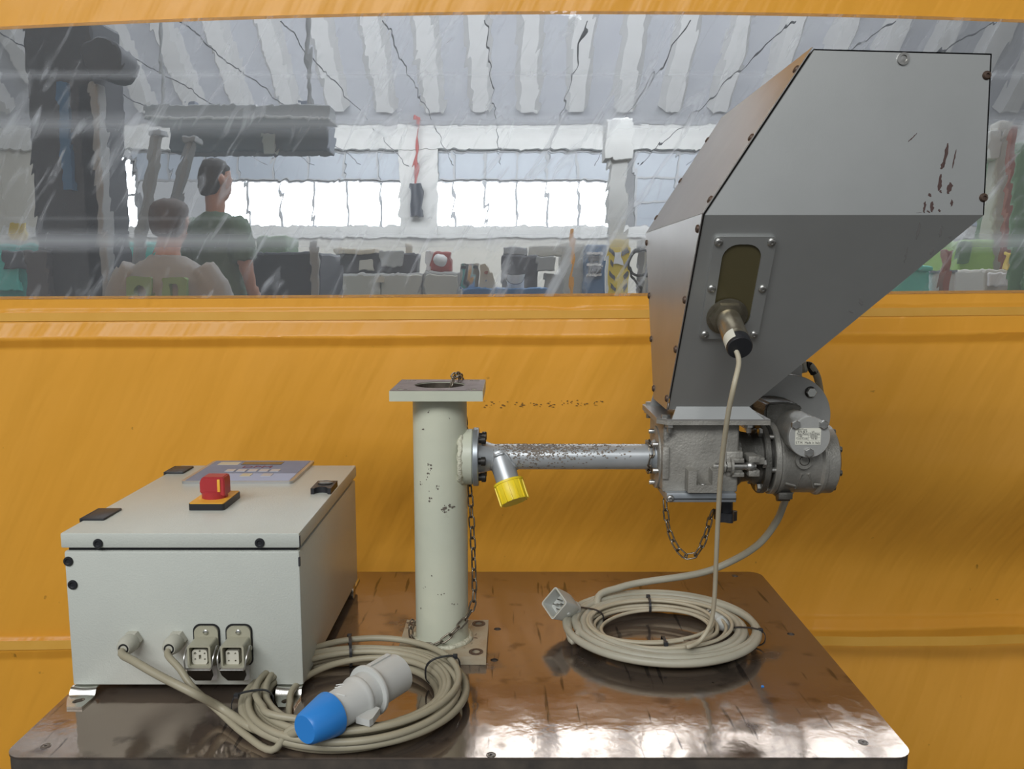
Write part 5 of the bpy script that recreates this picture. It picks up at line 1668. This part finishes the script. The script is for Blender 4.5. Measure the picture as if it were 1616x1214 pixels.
# motor: flange disc towards the viewer, body behind
mo = E('motor', (.40, 1.3, 1.13), parent=hf, label='electric motor with round front flange')
mc = P(1241, 656, Y=1.222)
mR = 66 / 1310 * 1.235
bm = nb(); bcyl(bm, (mc.x, 1.212, mc.z), (mc.x, 1.224, mc.z), mR, seg=72, ch=.001); O('flange', bm, 'motor_plate', mo)
for u, v in ((1279, 619), (1204, 690), (1279, 694)):
    q = P(u, v, Y=1.212)
    bm = nb(); bring(bm, q, (0, -1, 0), .0085, .004, .001, 20); O('washer', bm, 'dark_bolt', mo)
    bm = nb(); bhex(bm, q + V3((0, -.001, 0)), (0, -1, 0), .0078, .0058); O('hex_bolt', bm, 'zinc_bright', mo)
bm = nb(); blathe(bm, (mc.x, 1.224, mc.z), (0, 1, 0), [(.052, 0), (.052, .004), (.047, .006), (.047, .125), (.05, .127), (.05, .155), (.04, .165)], 40); O('motor_body', bm, 'motor_plate', mo)
for k in range(18):
    t = 2 * math.pi * k / 18
    d = V3((math.cos(t), 0, math.sin(t))); sd = V3((-math.sin(t), 0, math.cos(t)))
    c_ = V3((mc.x, 1.232, mc.z))
    bm = nb(); bprism(bm, [c_ + d * .046 - sd * .001, c_ + d * .046 + sd * .001, c_ + d * .052 + sd * .0008, c_ + d * .052 - sd * .0008], (0, .115, 0)); O('cooling_fin', bm, 'motor_plate', mo, smooth=0)
tbx = P(1256, 585, Y=1.27)
bm = nb(); bbox(bm, tbx.x - .045, tbx.x + .002, 1.245, 1.325, mc.z + .044, tbx.z + .012, .003); O('terminal_box', bm, 'motor_plate', mo)
gp0, gp1 = P(1258, 580, Y=1.268), P(1273, 577, Y=1.262)
gd = (gp1 - gp0).normalized()
bm = nb(); blathe(bm, gp0 - gd * .004, gd, [(.012, 0), (.012, .006), (.0105, .007), (.0105, .016), (.007, .019)], 20); O('cable_gland', bm, 'grey_gland', mo)

# ================================================================ CHAINS
def link_mesh(Ln, Wd, r):
    pts = []
    n_ = 7
    for s in (1, -1):
        for i in range(n_):
            t = math.pi * i / (n_ - 1)
            pts.append(Vector((s * (Ln / 2 - Wd / 2) + s * Wd / 2 * math.sin(t), s * Wd / 2 * math.cos(t), 0)))
    bm_ = nb(); btube(bm_, pts, r, 7, closed=True)
    me_, _ = to_mesh(bm_, 'link', 'chain_metal', 60, origin=(0, 0, 0))
    return me_
LK = link_mesh(.0178, .0078, .00125)

def chain(label, pts, group, pitch=.0152, up0=None):
    path = smooth_path(pts, 14)
    root = E('chain', path[0], label, 'chain', group)
    # arc-length stations
    acc, i, out, carry = 0.0, 0, [path[0]], 0.0
    for a, b in zip(path, path[1:]):
        d = (b - a).length
        while carry + d >= pitch:
            f = (pitch - carry) / d
            a = a.lerp(b, f)
            d = (b - a).length
            out.append(a.copy())
            carry = 0.0
        carry += d
    for k in range(len(out) - 1):
        t = (out[k + 1] - out[k]).normalized()
        ref = Vector((0, 1, 0)) if abs(t.y) < 0.8 else Vector((0, 0, 1))
        n_ = (ref - t * ref.dot(t)).normalized()
        b_ = t.cross(n_)
        ang = math.radians(35 if k % 2 == 0 else 125) + random.uniform(-.25, .25)
        yv = n_ * math.cos(ang) + b_ * math.sin(ang)
        zv = t.cross(yv)
        o = bpy.data.objects.new('link', LK)
        link(o, root, (out[k] + out[k + 1]) / 2)
        o.rotation_euler = Matrix((t, yv, zv)).transposed().to_euler()
    return root
random.seed(2)
def ccp(deg, R, z):
    return Vector((CX + R * math.cos(math.radians(deg)), FYC + R * math.sin(math.radians(deg)), z))
chain('dark steel chain hanging from the column top and wrapped round its foot',
      [V3((CX + .016, FYC + .000, 1.200)), V3((CX + .016, FYC + .006, 1.232)), V3((CX + .020, FYC + .020, 1.246)), V3((CX + .024, FYC + .045, 1.242)), V3((CX + .026, FYC + .074, 1.232)),
       V3((CX + .028, FYC + .076, 1.19)), V3((CX + .034, FYC + .058, 1.15)), V3((CX + .0385, FYC + .030, 1.10)), V3((CX + .0415, FYC + .018, 1.06)), V3((CX + .0445, FYC + .008, 1.01)), V3((CX + .0465, FYC + .002, .96)),
       ccp(-6, .0470, .922), ccp(-28, .0455, .906), ccp(-55, .0445, .893), ccp(-80, .0455, .8795), ccp(-105, .0475, .8695), ccp(-130, .048, .8685), ccp(-155, .047, .872), ccp(-178, .0455, .880), ccp(-205, .045, .887)],
      'chains on the feeder')
cA, cB = P(1047, 778, Y=1.15), P(1127, 797, Y=1.12)
chain('dark steel chain sagging under the screw housing to the black knob',
      [P(1049, 788, Y=1.146)] + [P(u, v, Y=1.14 - .001 * i) for i, (u, v) in enumerate(((1051, 812), (1056, 838), (1066, 862), (1080, 878), (1093, 880), (1105, 866), (1113, 848), (1119, 826)))] + [P(1124, 808, Y=1.122), P(1130, 796, Y=1.122)],
      'chains on the feeder')
xw = P(1024, 720, Y=FYC).x
chain('short dark chain looped round the right end of the conveying pipe',
      [V3((xw + .002 * math.sin(t * 3), FYC - .0205 * math.cos(t), PZ + .0215 * math.sin(t))) for t in [math.radians(-150 + 22.5 * i) for i in range(14)]],
      'chains on the feeder')

# ================================================================ CABLES
def cable(bm_, pts, r, n=6, seg=10):
    return btube(bm_, smooth_path(pts, n), r, seg)

def coil_pts(c, R0, R1, turns, z0_, zr, a0, seed, sq=(1, 1), per=20, jit=.006, tilt=(0, 0)):
    """wobbling loops lying on the table round centre c"""
    rnd = random.Random(seed)
    pts = []
    # strands packed in two staggered layers, then shuffled
    n0 = (turns + 2) // 2
    cells = [(R0 + (R1 - R0) * i / max(n0 - 1, 1), 0.0) for i in range(n0)] + [(R0 + (R1 - R0) * (i + .5) / max(n0 - 1, 1), 1.0) for i in range(turns + 2 - n0)]
    rnd.shuffle(cells)
    rd = [c_[0] for c_ in cells]
    lv = [c_[1] for c_ in cells]
    ox = [rnd.uniform(-jit, jit) for _ in range(turns + 2)]
    oy = [rnd.uniform(-jit, jit) for _ in range(turns + 2)]
    for k in range(turns * per + 1):
        q = k / per
        i = int(q)
        f = q - i
        f = max(0.0, (f - .55) / .45)
        f = f * f * (3 - 2 * f)
        mixv = lambda L_: L_[i] * (1 - f) + L_[i + 1] * f
        a = a0 + 2 * math.pi * q
        R = mixv(rd)
        x = c[0] + mixv(ox) + R * sq[0] * math.cos(a)
        y = c[1] + mixv(oy) + R * sq[1] * math.sin(a)
        z = z0_ + zr * mixv(lv) + tilt[0] * math.cos(a) + tilt[1] * math.sin(a)
        pts.append(Vector((x, y, z)))
    return pts

def tie(c, ang, sq, R0, R1, z0_, z1_, parent, tail=True):
    """black cable tie round the bundle at angle ang of a coil"""
    rad = Vector((math.cos(ang) * sq[0], math.sin(ang) * sq[1], 0))
    rl = rad.length
    rad.normalize()
    rm, rw = (R0 + R1) / 2 * rl, (R1 - R0) / 2 * rl + .006
    zm, zw = (z0_ + z1_) / 2, (z1_ - z0_) / 2 + .0032
    ctr_ = Vector((c[0], c[1], 0)) + rad * rm + Vector((0, 0, zm))
    tg = Vector((-rad.y, rad.x, 0))
    bm_ = nb()
    rings = []
    n_ = 28
    for i in range(n_):
        t = 2 * math.pi * i / n_
        ct, st = math.cos(t), math.sin(t)
        e = lambda v: math.copysign(abs(v) ** .7, v)
        p = ctr_ + rad * rw * e(ct) + Vector((0, 0, 1)) * zw * e(st)
        nrm = (rad * ct + Vector((0, 0, 1)) * st)
        rings.append([bm_.verts.new(p + tg * w + nrm * h) for w, h in ((-.0019, 0), (.0019, 0), (.0019, .0011), (-.0019, .0011))])
    for i in range(n_):
        A_, B_ = rings[i], rings[(i + 1) % n_]
        for k in range(4):
            bm_.faces.new((A_[k], A_[(k + 1) % 4], B_[(k + 1) % 4], B_[k]))
    to = O('cable_tie', bm_, 'black_plastic', parent)
    if tail:
        hd = ctr_ + rad * rw * .75 + Vector((0, 0, zw * .8))
        bm_ = nb(); bbox(bm_, hd.x - .003, hd.x + .003, hd.y - .003, hd.y + .003, hd.z - .002, hd.z + .0035, .0006); O('tie_head', bm_, 'black_plastic', to)
    return to

# ---- left coil: power lead with blue-and-white plug, and the second lead
CA = (-.1990, .986)
SQ = (1.0, .92)
g = GL[0] + V3((0, -.027, 0))
pw = E('power_cable', (CA[0], CA[1], TZ), 'beige power cable from the left gland, coiled, with blue and white plug', 'cable', 'cables on the table')
zz = TZ + .0065
runA = [g + V3((0, .010, 0)), g + V3((.000, -.006, -.004)), P(212, 1044, Y=.955), P(250, 1066, Y=.938), P(305, 1094, Y=.922), P(350, 1118, Z=zz + .012), P(392, 1146, Z=zz + .008)]
turnsA = coil_pts(CA, .108, .134, 6, TZ + .0055, .0105, math.radians(205), 4, SQ, jit=.005)
# the plug
pe0, pe1 = P(487, 1148, Z=TZ + .050), P(627, 1063, Z=TZ + .052)
pd = (pe1 - pe0).normalized()
Lp = (pe1 - pe0).length
last = turnsA[-1]
endA = [P(420, 1120, Z=TZ + .012), P(445, 1160, Z=TZ + .016), pe0 + pd * .004]
bm = nb(); btube(bm, smooth_path(runA + turnsA[1:] + endA, 5), .0049, 10); O('cord', bm, 'cable_beige', pw, smooth=60)
pl = E('plug', pe0, parent=pw, label='blue and white three-pin industrial plug')
f_ = Lp / .150
bm = nb(); blathe(bm, pe0 - pd * .006, pd, [(.0155, 0), (.0180, .003), (.0248, .036 * f_), (.0252, .040 * f_)], 36); O('blue_cap', bm, 'blue_plastic', pl, smooth=40)
s_ = Lp * .235
bm = nb(); blathe(bm, pe0 + pd * s_, pd, [(.0205, 0), (.0212, .002), (.0222, Lp * .24), (.0240, Lp * .26), (.0250, Lp * .28), (.0250, Lp * .30), (.0238, Lp * .31), (.0244, Lp * .44)], 40); O('grip', bm, 'white_plastic', pl, smooth=40)
bm = nb(); blathe(bm, pe0 + pd * (s_ + Lp * .40), pd, [(.0300, 0), (.0305, .001), (.0305, .0035), (.0300, .0045)], 44); O('collar', bm, 'white_plastic', pl, smooth=40)
bm = nb(); bring(bm, pe0 + pd * (s_ + Lp * .43), pd, .0240, .0215, Lp * .335, 44); O('sleeve', bm, 'white_plastic', pl, smooth=40)
bm = nb(); bcyl(bm, pe0 + pd * (s_ + Lp * .42), pe0 + pd * (s_ + Lp * .47), .0214, seg=36); O('pin_base', bm, 'white_plastic', pl)
for k in range(3):
    t = 2 * math.pi * k / 3 + .5
    u_, w_, _ = frame_of(pd)
    q = pe0 + pd * (s_ + Lp * .46) + (u_ * math.cos(t) + w_ * math.sin(t)) * .012
    bm = nb(); bcyl(bm, q, q + pd * .035, .0026, seg=12, ch=.0006); O('contact_pin', bm, 'zinc', pl)
up = V3((0, 0, 1)); sd = pd.cross(up).normalized()      # towards the viewer's right
upn = sd.cross(pd).normalized()
q = pe0 + pd * (s_ + Lp * .47) + (upn * .8 - sd * .3).normalized() * .0238
bm = nb(); bprism(bm, [q - sd * .003, q + sd * .003, q + sd * .003 + upn * .003, q - sd * .003 + upn * .003], pd * (Lp * .26)); O('key_rib', bm, 'white_plastic', pl, smooth=0)
# latch tongue on the lower side of the grip
q = pe0 + pd * (s_ + Lp * .12) + sd * .020 - upn * .006
bm = nb(); bprism(bm, [q, q + pd * (Lp * .20), q + pd * (Lp * .20) + sd * .010, q + pd * (Lp * .06) + sd * .018, q + pd * (Lp * .02) + sd * .018], upn * -.008); O('latch_tongue', bm, 'white_plastic', pl, smooth=0)
for k in range(5):
    q = pe0 + pd * (s_ + Lp * (.05 + .032 * k)) + upn * .0198 + sd * (.004 - .003 * k)
    bm = nb(); btube(bm, [q - sd * .006 - pd * .004, q + upn * .0012, q + sd * .007 + pd * .004 - upn * .001], .0007, 5); O('grip_rib', bm, 'white_plastic', pl)
tie(CA, math.radians(200), SQ, .104, .140, TZ + .005, TZ + .034, pw)
tie(CA, math.radians(28), SQ, .104, .140, TZ + .005, TZ + .034, pw)
tie(CA, math.radians(102), SQ, .104, .140, TZ + .005, TZ + .033, pw)

g = GL[1] + V3((0, -.027, 0))
c2 = E('control_cable', (CA[0], CA[1], TZ), 'thinner beige cable from the second gland, coiled with the power cable', 'cable', 'cables on the table')
runB = [g + V3((0, .010, 0)), g + V3((.000, -.006, -.005)), P(284, 1056, Y=.962), P(305, 1086, Y=.950), P(345, 1122, Z=TZ + .012), P(385, 1158, Z=TZ + .006), P(430, 1184, Z=TZ + .005)]
turnsB = coil_pts((CA[0] + .004, CA[1] - .004), .108, .128, 4, TZ + .0235, .008, math.radians(232), 9, SQ, jit=.008)
turnsB2 = coil_pts((CA[0] + .010, CA[1] + .004), .090, .104, 1, TZ + .008, .01, math.radians(232), 19, SQ)
bm = nb(); btube(bm, smooth_path(runB + turnsB[1:] + turnsB2[3:19] + [P(455, 1168, Z=TZ + .006), P(490, 1172, Z=TZ + .006), P(540, 1165, Z=TZ + .006)], 5), .0042, 10); O('cord', bm, 'cable_beige', c2, smooth=60)

# ---- right coil: motor cable with square connector hood
CB = (.2245, 1.178)
SB = (1.0, .90)
mcb = E('motor_cable', (CB[0], CB[1], TZ), 'thick grey motor cable coiled below the hopper with square connector', 'cable', 'cables on the table')
gp2 = gp1 + gd * .004
stM = [gp2, P(1283, 583, Y=1.262), P(1291, 600, Y=1.275), P(1296, 640, Y=1.33), P(1292, 700, Y=1.34), P(1268, 752, Y=1.31), P(1243, 782, Y=1.27), P(1226, 822, Y=1.265), P(1196, 860, Y=1.275), P(1150, 888, Y=1.295), P(1100, 906, Y=1.30)] + [V3((CB[0] + .131 * math.cos(math.radians(a_)), CB[1] + .131 * .9 * math.sin(math.radians(a_)), TZ + h_)) for a_, h_ in ((96, .043), (114, .037), (132, .030))]
turnsM = coil_pts(CB, .106, .129, 7, TZ + .0065, .015, math.radians(138), 33, SB, jit=.009)
# connector hood
hc0, hc1 = P(906, 962, Y=1.222), P(862, 948, Y=1.180)
ax = (hc1 - hc0).normalized()
tailM = [P(904, 1012, Z=TZ + .014), P(897, 990, Z=TZ + .022), P(900, 972, Y=1.220), hc0 - ax * .004, hc0 + ax * .004]
bm = nb(); btube(bm, smooth_path(stM + turnsM[1:6 * 20 + 4] + tailM, 5), .0056, 10); O('cord', bm, 'cable_grey', mcb, smooth=60)
bm = nb(); btube(bm, smooth_path([gp1, P(1279, 579, Y=1.262), P(1285, 588, Y=1.265)], 6), .0066, 12); O('black_sleeve', bm, 'black_rubber', mcb)
cn = E('connector', hc0, parent=mcb, label='light grey square connector hood')
uu, ww, _ = frame_of(ax)
r45 = math.radians(62)
u2, w2_ = uu * math.cos(r45) + ww * math.sin(r45), ww * math.cos(r45) - uu * math.sin(r45)
bm = nb(); blathe(bm, hc0 - ax * .004, ax, [(.0105, 0), (.0125, .003), (.0125, .010), (.0115, .012)], 20); O('gland_nut', bm, 'conn_grey', cn)
bm = nb()
secs = [(.0115, .006), (.0150, .014), (.0165, .026), (.0178, .050)]
rings = []
for hw, h_ in secs:
    loop = rrect(-hw, hw, -hw, hw, hw * .22, 3)
    rings.append([bm.verts.new(hc0 + ax * h_ + u2 * a_ + w2_ * b_) for a_, b_ in loop])
inn = [(.0152, .050), (.0148, .030)]
for hw, h_ in inn:
    loop = rrect(-hw, hw, -hw, hw, hw * .2, 3)
    rings.append([bm.verts.new(hc0 + ax * h_ + u2 * a_ + w2_ * b_) for a_, b_ in loop])
for A_, B_ in zip(rings, rings[1:]):
    for k in range(len(A_)):
        j = (k + 1) % len(A_)
        bm.faces.new((A_[k], A_[j], B_[j], B_[k]))
bm.faces.new(rings[0][::-1]); bm.faces.new(rings[-1])
O('hood', bm, 'conn_grey', cn, smooth=40)
bm = nb(); loop = rrect(-.0163, .0163, -.0163, .0163, .003, 3); inl = rrect(-.0153, .0153, -.0153, .0153, .003, 3)
bplate(bm, hc0 + ax * .0496, u2, w2_, loop, [inl], ax * .0008); O('mouth_seal', bm, 'socket_grey', cn, smooth=0)
for a_, b_ in ((-.005, -.005), (.005, -.005), (-.005, .005), (.005, .005), (0, 0)):
    q = hc0 + ax * .030 + u2 * a_ + w2_ * b_
    bm = nb(); bcyl(bm, q, q + ax * .013, .0011, seg=8); O('contact_pin', bm, 'zinc', cn)
bm = nb(); bbox(bm, -.001, .001, -.001, .001, -.001, .001)
bm.free()
for s in (-1, 1):
    q = hc0 + ax * .028 + w2_ * s * .0168
    bm = nb(); bcyl(bm, q - w2_ * s * .002, q + w2_ * s * .0016, .0026, seg=12); O('latch_peg', bm, 'conn_grey', cn)
tie(CB, math.radians(155), SB, .100, .140, TZ + .005, TZ + .025, mcb)
tie(CB, math.radians(-14), SB, .100, .140, TZ + .005, TZ + .025, mcb)

# ---- thin sensor cable
scb = E('sensor_cable', (CB[0], CB[1], TZ), 'thin cream sensor cable dropping from the hopper and coiled inside the motor cable', 'cable', 'cables on the table')
CS = (.212, 1.176)
SS = (1.05, .86)
qe = se - w_ * .0 + NL * -.004
tdir = (P(1166, 560, Y=se.y) - se)
st = [se - NL * .006 + V3((-.004, 0, -.004)), P(1166, 572, Y=se.y - .006), P(1158, 610, Y=.935), P(1148, 660, Y=.950), P(1138, 740, Y=.985), P(1133, 820, Y=1.02), P(1130, 890, Y=1.05), P(1127, 950, Y=1.075), P(1121, 985, Y=1.085), P(1104, 1012, Y=1.082), P(1085, 1021, Z=TZ + .036)]
turnsS = coil_pts(CS, .074, .098, 6, TZ + .020, .008, math.radians(292), 44, SS, jit=.009, tilt=(.003, 0))
mid_n = len(st)
bm = nb(); btube(bm, smooth_path(st + turnsS[2:], 5), .0028, 8, rf=lambda t: .0031 if t < .12 else .0026); O('cord', bm, 'cable_thin', scb, smooth=60)
k0, k1 = P(1117, 968, Z=TZ + .016), P(1165, 1003, Z=TZ + .016)
kd = (k1 - k0).normalized()
bm = nb(); blathe(bm, k0, kd, [(.008, 0), (.0105, .004), (.0105, .014), (.0118, .015), (.0118, .040), (.0100, .042), (.0085, .052), (.004, .056)], 24); kc_ = O('inline_connector', bm, 'conn_grey', scb, smooth=40)
bm = nb(); bring(bm, k0 + kd * .014, kd, .0122, .0100, .002, 24); O('clip_ring', bm, 'dark_bolt', kc_)
bm = nb(); bring(bm, k0 + kd * .004, kd, .0108, .0090, .0015, 24); O('clip_ring', bm, 'dark_bolt', kc_)
tie(CS, math.radians(88), SS, .074, .098, TZ + .018, TZ + .030, scb)
tie(CS, math.radians(-90), SS, .074, .098, TZ + .018, TZ + .030, scb)
# tiny blue chip on the table
bp = P(1203, 1084, Z=TZ)
bm = nb(); bprism(bm, [(bp.x - .002, bp.y - .002, TZ), (bp.x + .002, bp.y - .0015, TZ), (bp.x + .0015, bp.y + .002, TZ), (bp.x - .001, bp.y + .0015, TZ)], (0, 0, .0012))
O('plastic_chip', bm, 'blue_plastic', label='tiny blue plastic chip lying on the table at right', cat='chip')
